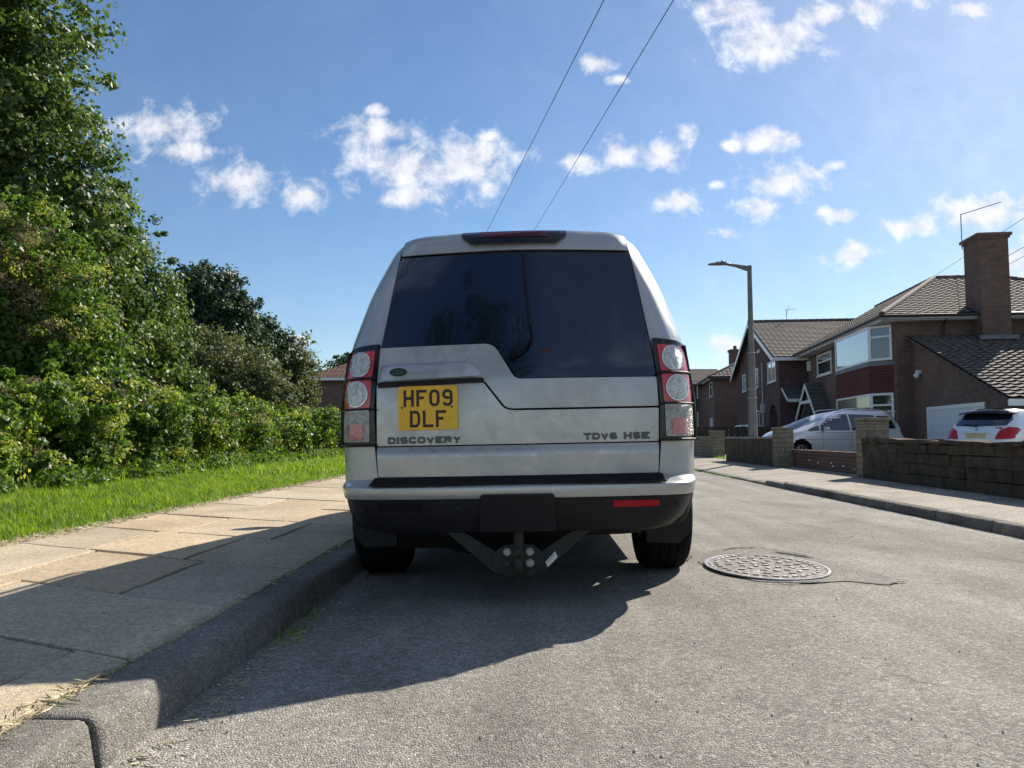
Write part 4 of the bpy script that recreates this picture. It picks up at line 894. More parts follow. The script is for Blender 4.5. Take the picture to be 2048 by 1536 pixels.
# side windows, door handles, mirrors, rails, arches (seen from other places and in the shadow)
for s, PX in ((-1, PL), (1, PRt)):
    for poly in ([(.42,1.17),(1.48,1.17),(1.48,1.60),(.62,1.66),(.50,1.6)],[(1.55,1.17),(2.42,1.17),(2.42,1.60),(1.55,1.60)],[(2.49,1.17),(3.32,1.17),(2.95,1.52),(2.80,1.59),(2.49,1.60)]):
        panel('side_window', rounded(poly, .03, 3), PX, .006, .01, M['suvglass'], suv, grid=.1, bw=.001)
    for yy in (1.65, 2.60):
        mb = MB(); p, _ = PX(yy, .98); mb.tube([p+Vector((s*.0, 0, 0)), p+Vector((s*.045, .02, 0)), p+Vector((s*.045, .16, 0)), p+Vector((0, .18, 0))], .011, 8); mb.build('door_handle', M['silver'], suv, auto=50)
    mb = MB(); mb.prism(rounded([(.0,.0),(.19,.0),(.19,.15),(.02,.17)], .03, 3), (s*.90 if s > 0 else -.90, 3.12, 1.12), (s,0,0), (0,0,1), (0,1,0), .09); mb.tube([(s*.84,3.2,1.13),(s*.93,3.17,1.14)], .03, 8); mi = mb.build('wing_mirror', M['silver'], suv); bev(mi, .015, 3)
    mb = MB(); mb.tube([(s*.585,.75,1.83),(s*.585,.80,1.868),(s*.585,1.5,1.880),(s*.585,2.0,1.868),(s*.585,2.05,1.83)], .014, 8); mb.build('roof_rail', M['black'], suv, auto=50)
    for yc in (1.0, 3.885):
        mb = MB(); pts = []
        for i in range(21):
            a = R(-8+((158 if yc < 2 else 196)+8*(yc < 2))*i/20); pts.append((yc+math.cos(a), .38+math.sin(a)))
        vs = []
        for cy_, cz_ in pts:
            dy, dz = cy_-yc, cz_-.38
            vs += [(s*.80, yc+dy*.435, .38+dz*.435), (s*.928, yc+dy*.435, .38+dz*.435), (s*.930, yc+dy*.455, .38+dz*.455), (s*.875, yc+dy*.53, .38+dz*.53), (s*.80, yc+dy*.53, .38+dz*.53)]
        fs = [(i*5+j, i*5+j+1, (i+1)*5+j+1, (i+1)*5+j) for i in range(20) for j in range(4)]
        mb.add(vs, fs if s < 0 else [f[::-1] for f in fs]); mb.build('wheel_arch', M['silver'], suv, auto=50)
# ---------------------------------------------------------------- buildings
RZ = -math.atan(.1)
def tiled(name, quad, m, parent, tw=.30, course=.30, amp=.035, roll=.022, thick=.05):
    """roof slope: quad = outline (list of 3d points, first two = eave left->right); real courses and rolls"""
    P = [Vector(p) for p in quad]; o = P[0]; u = (P[1]-P[0]).normalized(); n = u.cross(P[2]-P[0]).normalized()
    if n.z < 0: n = -n
    v = n.cross(u).normalized()
    if v.dot(P[-1]-P[0]) < 0: v = -v
    pl2 = [((p-o).dot(u), (p-o).dot(v)) for p in P]
    u0, u1 = min(a for a, b in pl2), max(a for a, b in pl2); v0, v1 = min(b for a, b in pl2), max(b for a, b in pl2)
    uc = []; k = 0; x = u0
    while x < u1+1e-4: uc.append(x); x += tw/4
    uc.append(u1+.0001); vc = []; y = v0
    while y < v1+1e-4: vc += [y, y+course-.004]; y += course
    bm = bmesh.new(); G = []
    for j, y in enumerate(vc):
        lo = (j % 2 == 0); rown = []
        for i, x in enumerate(uc):
            ph = (x-u0)/tw*2*math.pi+(math.pi if (j//2) % 2 else 0)*0
            h = (amp if lo else 0)+roll*(.5+.5*math.cos(ph))**1.5; rown.append(bm.verts.new((x, y, h)))
        G.append(rown)
    for j in range(len(vc)-1):
        for i in range(len(uc)-1): bm.faces.new((G[j][i], G[j][i+1], G[j+1][i+1], G[j+1][i]))
    cx_ = sum(a for a, b in pl2)/len(pl2); cy_ = sum(b for a, b in pl2)/len(pl2)
    for i in range(len(pl2)):
        a, b = Vector(pl2[i]), Vector(pl2[(i+1) % len(pl2)]); d = (b-a)
        if d.length < 1e-4: continue
        nn = Vector((d.y, -d.x)).normalized()
        if nn.dot(Vector((cx_, cy_))-a) > 0: nn = -nn
        bmesh.ops.bisect_plane(bm, geom=bm.verts[:]+bm.edges[:]+bm.faces[:], plane_co=(a.x, a.y, 0), plane_no=(nn.x, nn.y, 0), clear_outer=True)
    # underside
    vs = [bm.verts.new((a, b, -thick)) for a, b in pl2]; bm.faces.new(vs)
    top = [bm.verts.new((a, b, .0)) for a, b in pl2]
    for i in range(len(vs)): j = (i+1) % len(vs); bm.faces.new((vs[i], vs[j], top[j], top[i]))
    me = bpy.data.meshes.new(name); bm.to_mesh(me)
    uvl = me.uv_layers.new(name='UVMap'); co = [(v_.co.x, v_.co.y) for v_ in bm.verts]; bm.free()
    for l_ in me.loops: uvl.data[l_.index].uv = co[l_.vertex_index]
    Mx = Matrix((u, v, n)).transposed().to_4x4(); Mx.translation = o; me.transform(Mx); me.materials.append(m)
    ob = bpy.data.objects.new(name, me); COL.objects.link(ob); ob.parent = parent; return ob
def window(parent, o, u, n, w, h, cols=(), rows=(), fw=.065, pane='pane', fm='white', sill=True, part='window'):
    """framed window: o lower-left corner on the wall, u along, n outward; cols/rows = mullion positions"""
    o, u, n = Vector(o), Vector(u), Vector(n); z = Vector((0,0,1)); mb = MB()
    mb.obox(o, u, z, n, w, fw, -.02, .045); mb.obox(o+z*(h-fw), u, z, n, w, fw, -.02, .045)
    mb.obox(o+z*fw, u, z, n, fw, h-2*fw, -.02, .044); mb.obox(o+z*fw+u*(w-fw), u, z, n, fw, h-2*fw, -.02, .044)
    for c in cols: mb.obox(o+z*fw+u*(c-fw*.4), u, z, n, fw*.8, h-2*fw, -.01, .040)
    for c in rows:
        if isinstance(c, tuple): zz, a, b = c
        else: zz, a, b = c, fw, w-fw
        mb.obox(o+z*(zz-fw*.4)+u*a, u, z, n, b-a, fw*.8, -.01, .0415)
    if sill: mb.obox(o-u*.05-z*.05, u, z, n, w+.1, .05, -.02, .09)
    wi = mb.build(part, M[fm], parent)
    g = MB(); g.obox(o+z*fw*.5+u*fw*.5, u, z, n, w-fw, h-fw, .0, .018); g.build('pane', M[pane], wi); return wi
X1, Y1, Z1 = Vector((1,0,0)), Vector((0,1,0)), Vector((0,0,1))
# ---- house A: brown brick semi with two-storey bay, side chimney and catslide garage
hA = thing('brick_house', 'brown brick house with red hung-tile bay, tall side chimney and sloping garage roof', 'house', (13.0, 28.0, 0), (0, 0, RZ))
mb = MB(); mb.box(0,10,0,12.5,-.5,5.05); mb.build('wall', M['brickA'], hA)
e0, e1, cB, P0, Q0, P2, Q2, cT = (-.6,-.5,5.15),(-.6,13,5.15),(10.4,-.5,5.15),(3.62,5.63,7.6),(6.1,5.63,7.6),(3.62,13,7.6),(6.1,13,7.6),(10.4,13,5.15)
rfA = tiled('roof', [e1, e0, P0, P2], M['tileA'], hA); tiled('roof_slope', [e0, cB, Q0, P0], M['tileA'], hA)
tiled('roof_slope', [cB, cT, Q2, Q0], M['tileA'], hA)
def ridgecap(pts, m, parent, r=.11):
    mb_ = MB()
    for a, b in zip(pts[:-1], pts[1:]):
        a, b = Vector(a), Vector(b); k = max(1, int((b-a).length/.42))
        for i in range(k): mb_.tube([a.lerp(b, (i+.02)/k)+Vector((0,0,.01)), a.lerp(b, (i+.98)/k)+Vector((0,0,.02))], [r, r*1.04], 8)
    return mb_.build('ridge_tiles', m, parent, auto=50)
ridgecap([e0, P0, Q0, cB], M['tileA'], rfA); ridgecap([P0, P2], M['tileA'], rfA)
mb = MB(); mb.box(-.62,-.58,-.5,13,4.97,5.13); mb.box(-.58,10.4,-.52,-.48,4.97,5.13); mb.box(-.56,0,-.46,13,4.93,4.96); mb.box(0,10.3,-.46,0,4.93,4.96); mb.build('fascia', M['fascia'], hA)
mb = MB(); mb.tube([(-.70,-.6,5.08),(-.70,13,5.08)], .055, 8); mb.tube([(-.66,-.6,5.08),(10.4,-.6,5.08)], .055, 8); mb.tube([(1.55,-.5,5.0),(1.6,-.1,4.75),(1.6,-.06,3.6)], .04, 8); mb.build('gutter', M['bl_fascia'], hA, auto=50)
mb = MB(); mb.box(2.6,3.55,-.78,.42,2.4,7.80); ch = mb.build('chimney', M['brickA'], hA); mb = MB(); mb.box(2.5,3.65,-.88,.52,7.80,7.90); mb.box(2.55,3.6,-.83,.47,7.72,7.797); mb.build('chimney_cap', M['brickC'], ch)
mb = MB(); mb.box(2.45,3.7,-.93,-.79,4.15,4.30); mb.build('flashing', M['lead'], ch)
mb = MB(); a_ = Vector((2.45,-.2,6.9)); mb.tube([(2.5,.1,7.55),(2.42,.1,7.55),(2.42,.1,8.85)], .02, 6); mb.tube([(2.42,.1,8.83),(3.6,-.3,9.12)], .016, 6)
for k in range(10): t_ = k/9; c_ = Vector((2.42+1.18*t_, .1-.4*t_, 8.83+.29*t_)); mb.tube([c_+Vector((-.03,-.09,0)), c_+Vector((.03,.09,0))], .005, 4)
an = mb.build('aerial', M['steel'], hA, auto=60)
# bay
def bay(z0, z1, out_, m, name, parent, top=None):
    mb_ = MB(); mb_.prism([(0,.28),(-out_,.95),(-out_,5.3),(0,5.9)], (0,0,z0), (1,0,0), (0,1,0), (0,0,1), z1-z0); return mb_.build(name, m, parent)
bayw = bay(-.5, 1.0, .60, M['brickA'], 'bay_wall', hA); bay(1.0, 2.40, .50, M['black'], 'bay_core', hA); bay(2.40, 3.42, .64, M['hangtile'], 'bay_tiles', hA); bay(3.42, 3.58, .68, M['lead'], 'bay_band', hA); bay(3.58, 4.93, .50, M['black'], 'bay_core', hA)
pn = Vector((-.60-0, .95-.28, 0)); A_, B_, C_, D_ = Vector((-.02,.28,0)), Vector((-.60,.95,0)), Vector((-.60,5.3,0)), Vector((0,5.9,0))
def nrm2(a, b): d = (b-a).normalized(); return Vector((-d.y, d.x, 0)) if (Vector((-d.y, d.x, 0)).x < 0) else Vector((d.y, -d.x, 0))
for z0, z1, pm in ((1.02, 2.40, 'pane_dark'), (3.60, 4.90, 'pane')):
    h = z1-z0; d = (B_-A_); window(hA, A_+Z1*z0, d.normalized(), nrm2(A_, B_), d.length, h, rows=(h*.68,), fw=.085, pane='pane_dark', sill=False)
    d = (C_-B_); window(hA, B_+Z1*z0, Y1, -X1, d.length, h, rows=(), fw=.07, pane=pm, sill=False, cols=())
    d = (D_-C_); window(hA, C_+Z1*z0, d.normalized(), nrm2(C_, D_), d.length, h, rows=(h*.68,), fw=.085, pane=pm, sill=False)
window(hA, (0, 8.15, 3.78), Y1, -X1, 2.5, 1.05, rows=(.66,), fw=.09)
mb = MB(); mb.box(-.12,0,12.0,12.35,4.2,4.7); mb.build('alarm_box', M['white'], hA)
# porch: steep glazed gable with tiled slopes
pc = MB(); ax = 10.0; fz, az_ = 1.75, 3.42; hwp = 2.0
for s in (-1, 1):
    a, b = Vector((-.78, ax+s*hwp, fz)), Vector((-.78, ax, az_)); d = (b-a).normalized(); up_ = Vector((0, -d.z*s, d.y*s)) if s > 0 else Vector((0, d.z, -d.y)); up_ = Vector((0, -d.z, d.y))*(1 if s < 0 else -1)
    pc.obox(a-d*.05, d, up_ if up_.z < 0 else -up_, -X1, (b-a).length+.03, .16, 0, .05+.002*s)
pc.box(-.825,-.785,ax-1.15,ax+1.15,2.42,2.56)
pr = pc.build('porch_frame', M['white'], hA)
tiled('porch_roof', [(-.80,ax-hwp-.05,fz-.03),(0.0,ax-hwp-.05,fz-.03),(0.0,ax,az_+.03),(-.80,ax,az_+.03)][::1], M['tileB'], hA, amp=.02, roll=.01)
tiled('porch_roof', [(-.80,ax+hwp+.05,fz-.03),(0.0,ax+hwp+.05,fz-.03),(0.0,ax,az_+.03),(-.80,ax,az_+.03)], M['tileB'], hA, amp=.02, roll=.01)
mb = MB(); mb.prism([(ax-hwp+.1,fz),(ax+hwp-.1,fz),(ax,az_-.1)], (-.70,0,0), (0,1,0), (0,0,1), (1,0,0), .03); mb.build('porch_glazing', M['pane_dark'], hA)
for q in (-1.9, 1.7): mb = MB(); mb.box(-.7,0,ax+q,ax+q+.2,-.5,fz); mb.build('porch_pier', M['brickA'], hA)
mb = MB(); mb.box(-.04,0,ax-.5,ax+.5,-.3,1.8); mb.build('front_door', M['white'], hA)
# catslide garage
mb = MB()
wallp = [(-6.75,-.6),(-6.75,1.80),(-.02,4.25),(-.02,-.6)]; mb.prism(wallp, (.55,0,0), (0,1,0), (0,0,1), (1,0,0), .25)
mb.prism([(-6.75,-.6),(-6.75,1.80),(-6.5,1.89),(-6.5,-.6)], (.802,0,0), (0,1,0), (0,0,1), (1,0,0), 8)
ga = mb.build('garage_wall', M['brickA'], hA)
tiled('garage_roof', [(.35,-7.0,1.83),(9.0,-7.0,1.83),(9.0,-.02,4.40),(.35,-.02,4.40)], M['tileA'], hA, amp=.045, roll=.035)
mb = MB(); mb.box(.36,9.0,-7.06,-7.0,1.62,1.80); mb.build('fascia', M['white'], hA)
mb = MB(); mb.box(.49,.55,-5.3,-1.2,-.45,-.44+2.28-.0); 
mb = MB(); mb.box(.50,.56,-5.32,-5.2,-.5,1.80); mb.box(.50,.56,-1.32,-1.2,-.5,1.80); mb.box(.50,.56,-5.2,-1.32,1.68,1.80); gd = mb.build('garage_door_frame', M['white'], hA)
mb = MB(); mb.box(.52,.545,-5.2,-1.32,-.5,1.68)
for i in range(4):
    for j in range(4): yy = -5.05+i*.95; zz = -.35+j*.5; mb.box(.508,.521,yy,yy+.78,zz,zz+.04); mb.box(.508,.521,yy,yy+.78,zz+.30,zz+.34); mb.box(.508,.521,yy,yy+.04,zz+.04,zz+.30); mb.box(.508,.521,yy+.74,yy+.78,zz+.04,zz+.30)
mb.build('garage_door', M['doorwhite'], hA)
mb = MB(); mb.box(.42,.55,-.75,-.6,3.0,3.12); mb.lathe([(.001,0),(.09,.01),(.09,.1),(.03,.16)], (.46,-.68,2.95), (-1,-.3,-.4), 12); mb.build('security_lamp', M['white'], hA, auto=50)
# ---- house B: purple-brown brick gable
hB = thing('gable_house', 'dark purple brick house with gable end, white bargeboards and arched doorway', 'house', (12.9, 41.0, 0), (0, 0, RZ))
mb = MB(); mb.prism([(0,-.5),(0,5.1),(7.1,7.85),(14.2,5.1),(14.2,-.5)], (0,0,0), (0,1,0), (0,0,1), (1,0,0), 10); wb = mb.build('wall', M['brickB'], hB)
bool_cut(wb, [([(x, y, z) for x in (-.5, 1.2) for y, z in [(.7,-.6),(3.0,-.6),(3.0,1.5),(2.85,2.05),(2.45,2.45),(1.85,2.6),(1.25,2.45),(.85,2.05),(.7,1.5)]], [tuple(range(9)), tuple(range(9, 18))]+[(i, (i+1) % 9, 9+(i+1) % 9, 9+i) for i in range(9)])])
boxuv(wb.data) if not wb.data.uv_layers else None
mb = MB(); mb.box(1.0,1.1,1.2,2.5,-.4,2.1); mb.build('front_door', M['wood'], hB)
rb = tiled('roof', [(-.35,-.4,5.0),(10.3,-.4,5.0),(10.3,7.1,7.95),(-.35,7.1,7.95)], M['tileB'], hB); tiled('roof_slope', [(-.35,14.6,5.0),(10.3,14.6,5.0),(10.3,7.1,7.95),(-.35,7.1,7.95)], M['tileB'], hB)
ridgecap([(-.35,7.1,7.97),(10.3,7.1,7.97)], M['tileB'], rb)
mb = MB()
for s, ya in ((1, -.4), (-1, 14.6)):
    a, b = Vector((-.36, ya, 4.93)), Vector((-.36, 7.1, 7.88)); d = (b-a).normalized(); up_ = Vector((0, -d.z, d.y)); up_ = up_ if up_.z < 0 else -up_
    mb.obox(a, d, up_, -X1, (b-a).length, .24, 0, .03+.002*s)
mb.box(-.36,10.2,-.45,-.40,4.80,4.98); mb.build('bargeboard', M['white'], hB)
for y0, y1 in ((.75,2.9),(5.8,7.3),(10.2,11.4)): window(hB, (0, y0, 3.82), Y1, -X1, y1-y0, 1.15, cols=((y1-y0)*.5,), rows=((.78, .0, (y1-y0)*.5),), fw=.08)
window(hB, (0, 5.7, .9), Y1, -X1, 1.8, 1.5, cols=(.9,), fw=.08); 
mb = MB(); mb.box(-.03,0,5.2,6.0,5.85,6.05); mb.build('vent', M['fascia'], hB)
mb = MB(); mb.tube([(-.08,4.2,5.1),(-.08,4.2,-.3)], .045, 6); mb.box(-.18,0,4.0,4.4,2.2,2.7); mb.build('downpipe', M['fascia'], hB, auto=50)
tiled('canopy_roof', [(.15,-1.35,2.72),(1.7,-1.35,2.72),(1.7,0,3.45),(.15,0,3.45)], M['tileB'], hB, amp=.02); mb = MB(); mb.box(.15,1.7,-1.40,-1.36,2.58,2.74); mb.prism([(-1.36,2.6),(-1.36,2.72),(-.0,3.42),(0,3.30)], (.08,0,0), (0,1,0), (0,0,1), (1,0,0), .05); mb.build('canopy_board', M['white'], hB)
mb = MB(); c_ = Vector((2.0,7.1,7.95)); mb.tube([c_, c_+Vector((0,0,.8))], .018, 6); mb.tube([c_+Vector((-.1,0,.72)), c_+Vector((.6,-.15,.76))], .014, 6); mb.tube([c_+Vector((.02,0,.42)), c_+Vector((.16,0,1.0))], .012, 5)
mb.build('aerial', M['steel'], hB, auto=60)
# ---- house C beyond
hC = thing('brick_house', 'far brown brick house with plain side wall, hipped roof and short chimney', 'house', (13.4, 58.0, 0), (0, 0, RZ))
mb = MB(); mb.box(0,9,0,11,-.5,5.3); mb.build('wall', M['brickC'], hC)
c0, c1, c2, c3, r0, r1 = (-.45,-.45,5.3),(9.4,-.45,5.3),(9.4,11.4,5.3),(-.45,11.4,5.3),(4.4,4.2,7.7),(4.4,7.5,7.7)
rC = tiled('roof', [c0, c1, r0], M['tileA'], hC); tiled('roof_slope', [c3, c0, r0, r1], M['tileA'], hC); tiled('roof_slope', [c1, c2, r1, r0], M['tileA'], hC); ridgecap([c0, r0, c1], M['tileA'], rC, .1)
mb = MB(); mb.box(1.9,2.8,4.6,5.5,5,7.9); mb.box(1.82,2.88,4.52,5.58,7.72,7.87); mb.lathe([(.16,0),(.14,.35),(.001,.35)], (2.35,5.05,7.87), (0,0,1), 12); mb.build('chimney', M['brickC'], hC)
mb = MB(); mb.tube([(3.3,4.6,7.1),(3.5,4.6,8.6)], .02, 6); mb.tube([(3.2,4.6,8.4),(4.4,4.4,8.7)], .018, 6); mb.build('aerial', M['steel'], hC, auto=60)
window(hC, (0,1.0,3.9), Y1, -X1, 1.7, 1.15, rows=(.75,), fw=.08); mb = MB(); mb.box(-.05,0,1.1,2.5,-.3,2.25); mb.build('front_door', M['white'], hC)
mb = MB(); mb.box(-.5,9.4,-.5,-.45,5.1,5.26); mb.box(-.5,-.45,-.45,11.4,5.1,5.26); mb.build('fascia', M['bl_fascia'], hC)
# ---- house D, teal
hD = thing('teal_house', 'distant teal-walled house with white windows beside the tail lamp of the car', 'house', (5.0, 70.0, 0))
mb = MB(); mb.box(0,12,0,8,-.5,5.8); mb.build('wall', M['teal'], hD); tiled('roof', [(-.4,-.4,5.8),(12.4,-.4,5.8),(12.4,4,7.3),(-.4,4,7.3)], M['tileB'], hD); tiled('roof_slope', [(12.4,8.4,5.8),(-.4,8.4,5.8),(-.4,4,7.3),(12.4,4,7.3)], M['tileB'], hD)
mb = MB(); mb.box(-.4,12.4,-.46,-.4,5.6,5.78); mb.build('fascia', M['white'], hD)
for z0, h in ((4.35,1.35),(1.8,1.3)): window(hD, (9.6,0,z0), X1, -Y1, 1.05, h, rows=(h*.62,), fw=.1, pane='pane_dark')
# ---- house E, far left
hE = thing('red_roof_house', 'low dark brick house with red-brown hipped roof behind the hedge on the left', 'house', (-15.9, 54, 0))
mb = MB(); mb.box(0,10,0,8,-.5,4.95); mb.build('wall', M['brickA'], hE); rE = tiled('roof', [(-.5,-.5,5.0),(10.5,-.5,5.0),(7,4,6.95),(3.4,4,6.95)], M['tileR'], hE); tiled('roof_slope', [(-.5,8.5,5.0),(-.5,-.5,5.0),(3.4,4,6.95)], M['tileR'], hE); tiled('roof_slope', [(10.5,-.5,5.0),(10.5,8.5,5.0),(7,4,6.95)], M['tileR'], hE); tiled('roof_slope', [(10.5,8.5,5.0),(-.5,8.5,5.0),(3.4,4,6.95),(7,4,6.95)], M['tileR'], hE)
mb = MB(); mb.box(-.5,10.5,-.56,-.5,4.78,4.98); mb.box(-.56,-.5,-.5,8.5,4.78,4.98); mb.build('fascia', M['white'], hE)

# ---------------------------------------------------------------- walls and pillars on the right
def wx(y): return 5.30+.03*(y-8.3)
mb = MB(); y = 13.0
def stone_course(mb, y0, y1, z0, z1, th=.24, lmin=.22, lmax=.5):
    y = y0
    while y < y1:
        L_ = min(random.uniform(lmin, lmax), y1-y)
        if y1-y-L_ < .15: L_ = y1-y
        j = random.uniform(-.018, .018); x = wx(y+L_/2)
        mb.box(x+j, x+th, y+.002, y+L_-.002, z0+.002, z1-.002+random.uniform(-.002, .002), jit=.008); y += L_
hs_ = [.09, .245, .40, .545, .675]
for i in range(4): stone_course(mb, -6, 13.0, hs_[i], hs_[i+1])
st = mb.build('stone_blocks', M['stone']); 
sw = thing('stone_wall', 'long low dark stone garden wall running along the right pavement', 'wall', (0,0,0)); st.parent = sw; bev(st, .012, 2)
mb = MB()
for i in range(48):
    y = -6+i*.4
    if y > 12.95: break
    mb.box(wx(y)-.012, wx(y)+.26, y+.004, min(y+.396, 13.0), .675, .715+random.uniform(-.01, .02)+.03*(y > 9)*min(1,(y-9)/3), jit=.018)
bev(mb.build('coping', M['stone'], sw), .015, 2)
mb = MB(); mb.box(5.33,5.50,-6,8,.0,.67); mb.box(5.42,5.56,8,12.98,.0,.67); mb.build('mortar_core', M['stone'], sw)
def pillar(name, label, x0, x1, y0, y1, z1, group, m='brickP'):
    t = thing(name, label, 'pillar', (x0, y0, 0), group=group); w, d = x1-x0, y1-y0
    mb = MB(); z = .03; i = 0
    while z < z1-.07:
        h = .102; s = random.uniform(-.004, .004); k_ = .5 if i % 2 else .33; mb.box(s, w*k_-.003, -s, d+s, z, z+h-.006, jit=.003); mb.box(w*k_+.003, w-s, -s, d+s, z, z+h-.006, jit=.003); z += h; i += 1
    bl_ = mb.build('shaft', M[m], t); bev(bl_, .006, 1)
    mb = MB(); mb.box(.008, w-.008, .008, d-.008, .0, z-.02); mb.build('core', M['drive'], t)
    mb = MB(); mb.box(-.02, w+.02, -.02, d+.02, z, z+.05, jit=.004); bev(mb.build('capstone', M['brickP'], t), .01, 2); return t
pillar('gate_pillar', 'buff stone block pillar at the near end of the driveway, joining the dark stone wall', 5.50, 5.88, 13.0, 13.42, 1.09, 'driveway gate pillars')
pillar('gate_pillar', 'pale stone block pillar beside the street lamp in front of the silver people carrier', 5.44, 5.78, 17.45, 17.9, 1.0, 'driveway gate pillars')
pillar('gate_pillar', 'farthest stone pillar, short and alone just left of the street lamp', 5.90, 6.33, 26.0, 26.45, 1.0, 'driveway gate pillars')
t = thing('brick_wall', 'low red brick wall between the two driveway pillars with flaking white spots', 'wall')
mb = MB(); mb.box(5.74,5.95,13.44,17.43,-.05,.40); mb.build('brickwork', M['brickR'], t)
mb = MB(); y = 13.44
while y < 17.42: mb.box(5.72,5.97,y+.004,min(y+.072,17.43),.402,.50,jit=.002); y += .077
bev(mb.build('brick_coping', M['brickR'], t), .004, 1); mb = MB()
for yy, zz in ((14.6,.24),(15.1,.22),(15.2,.27),(15.9,.26),(16.4,.30),(14.1,.2)): mb.prism([(yy+random.uniform(.01,.07)*math.cos(a*.9), zz+random.uniform(.005,.025)*math.sin(a*.9)) for a in range(7)], (5.74,0,0), (0,1,0), (0,0,1), (-1,0,0), .003)
mb.build('white_flakes', M['white'], t)
mb = MB(); mb.box(5.62,5.735,13.44,17.43,-.0,.115); bev(setp(mb.build('threshold_kerb', M['drive']), kind='structure'), .01, 2)
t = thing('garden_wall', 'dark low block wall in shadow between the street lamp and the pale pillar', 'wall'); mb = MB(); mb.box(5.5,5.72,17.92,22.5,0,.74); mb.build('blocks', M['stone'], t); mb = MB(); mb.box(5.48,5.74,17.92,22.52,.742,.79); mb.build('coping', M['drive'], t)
t = thing('garden_wall', 'pale distant block wall running away from the farthest pillar', 'wall'); mb = MB(); mb.box(5.95,6.17,26.47,40,0,.76); mb.build('blocks', M['brickP'], t); mb = MB(); mb.box(5.93,6.19,26.47,40,.762,.81); mb.build('coping', M['drive'], t)
t = thing('wooden_fence', 'dark wooden fence beyond the farthest pillar', 'fence'); mb = MB()
for i in range(44): x = 6.9+i*.13; mb.box(x, x+.12, 34.0+.1*(i % 2)*.2, 34.03+.02*(i % 2), -.05, 1.25+random.uniform(-.01, .01))
mb.build('boards', M['wood'], t); mb = MB(); mb.box(6.9,12.6,34.06,34.11,.3,.4); mb.box(6.9,12.6,34.06,34.11,.95,1.05); mb.build('rail', M['wood'], t)

# ---------------------------------------------------------------- street lamp
sl_ = thing('street_lamp', 'tall grey street lamp with short arm over the road on the right pavement', 'street lamp', (5.62, 20.1, .07))
mb = MB(); mb.lathe([(.125,-.1),(.125,.0),(.118,1.3),(.108,1.32),(.088,2.86),(.076,2.92),(.060,5.1),(.056,5.2),(.001,5.2)], (0,0,0), (0,0,1), 8); cp = mb.build('column', M['lamp_metal'], sl_)
mb = MB()
for z, r in ((2.9,.097),(1.95,.112),(1.72,.114)): mb.lathe([(r,-.012),(r+.006,0),(r,.012)], (0,0,z), (0,0,1), 16)
mb.build('band', M['steel'], cp)
mb = MB(); mb.tube([(.04,0,5.14),(-.08,0,5.13),(-.35,0,5.20),(-.62,0,5.24)], [.075,.075,.045,.03], 10); mb.build('arm', M['lamp_metal'], sl_, auto=50)
mb = MB(); sec = [(-.50,.03,.025),(-.56,.06,.05),(-.72,.10,.055),(-.90,.11,.05),(-1.02,.09,.035),(-1.08,.04,.012)]; vs = []
for x, w, h in sec:
    for k in range(12): a = 2*math.pi*k/12; vs.append((x, w*math.cos(a), 5.235+(h*math.sin(a) if math.sin(a) > 0 else .018*math.sin(a))))
mb.add(vs, [(j*12+k, j*12+(k+1) % 12, (j+1)*12+(k+1) % 12, (j+1)*12+k) for j in range(5) for k in range(12)]+[tuple(range(12)), tuple(60+k for k in range(12))[::-1]])
mb.lathe([(.04,0),(.045,.03),(.03,.055),(.001,.06)], (-.70,0,5.28), (0,0,1), 12); mb.box(-.88,-.60,-.03,.03,5.27,5.305); mb.build('lantern', M['lamp_head'], sl_, auto=50)
# ---------------------------------------------------------------- overhead cables
def unproj(px, py, Y):
    r = (px-1024)/F; u = -(py-768)/F; cp_, sp_ = math.cos(PITCH), math.sin(PITCH); cy, sy = math.cos(YAW), math.sin(YAW)
    fy = cp_-u*sp_; z = sp_+u*cp_; x = r*cy-fy*sy; y = fy*cy+r*sy; return Vector((x*Y/y, Y, CAMZ+z*Y/y))
def cable(a, b, sag, label, r=.006):
    a, b = Vector(a), Vector(b); mb_ = MB(); mb_.tube([a.lerp(b, t/24)-Vector((0,0,sag*4*(t/24)*(1-t/24))) for t in range(25)], r, 5)
    return setp(mb_.build('overhead_cable', M['cable'], auto=80), label, 'cable', 'overhead cables')
def cable2(p, q, label, r, ext0=1.0, ext1=0.0):
    a, b = unproj(*p), unproj(*q); d = b-a; return cable(a-d*ext0, b+d*ext1, 0, label, r)
cable2((1208,0,9), (978,455,24), 'left of the two thin cables crossing the sky above the car', .006, .9, 3.2)
cable2((1347,0,9), (1072,455,24), 'right of the two thin cables crossing the sky above the car', .006, .9, 3.2)
cable2((2048,436,26), (1838,572,46), 'highest thin cable left of the big chimney', .010, .5, 0)
cable2((2048,494,28), (1905,574,40), 'middle cable sloping behind the big chimney', .011, .5, 0)
cable2((2048,512,28), (1925,580,40), 'lowest cable sloping behind the big chimney', .009, .5, 0)

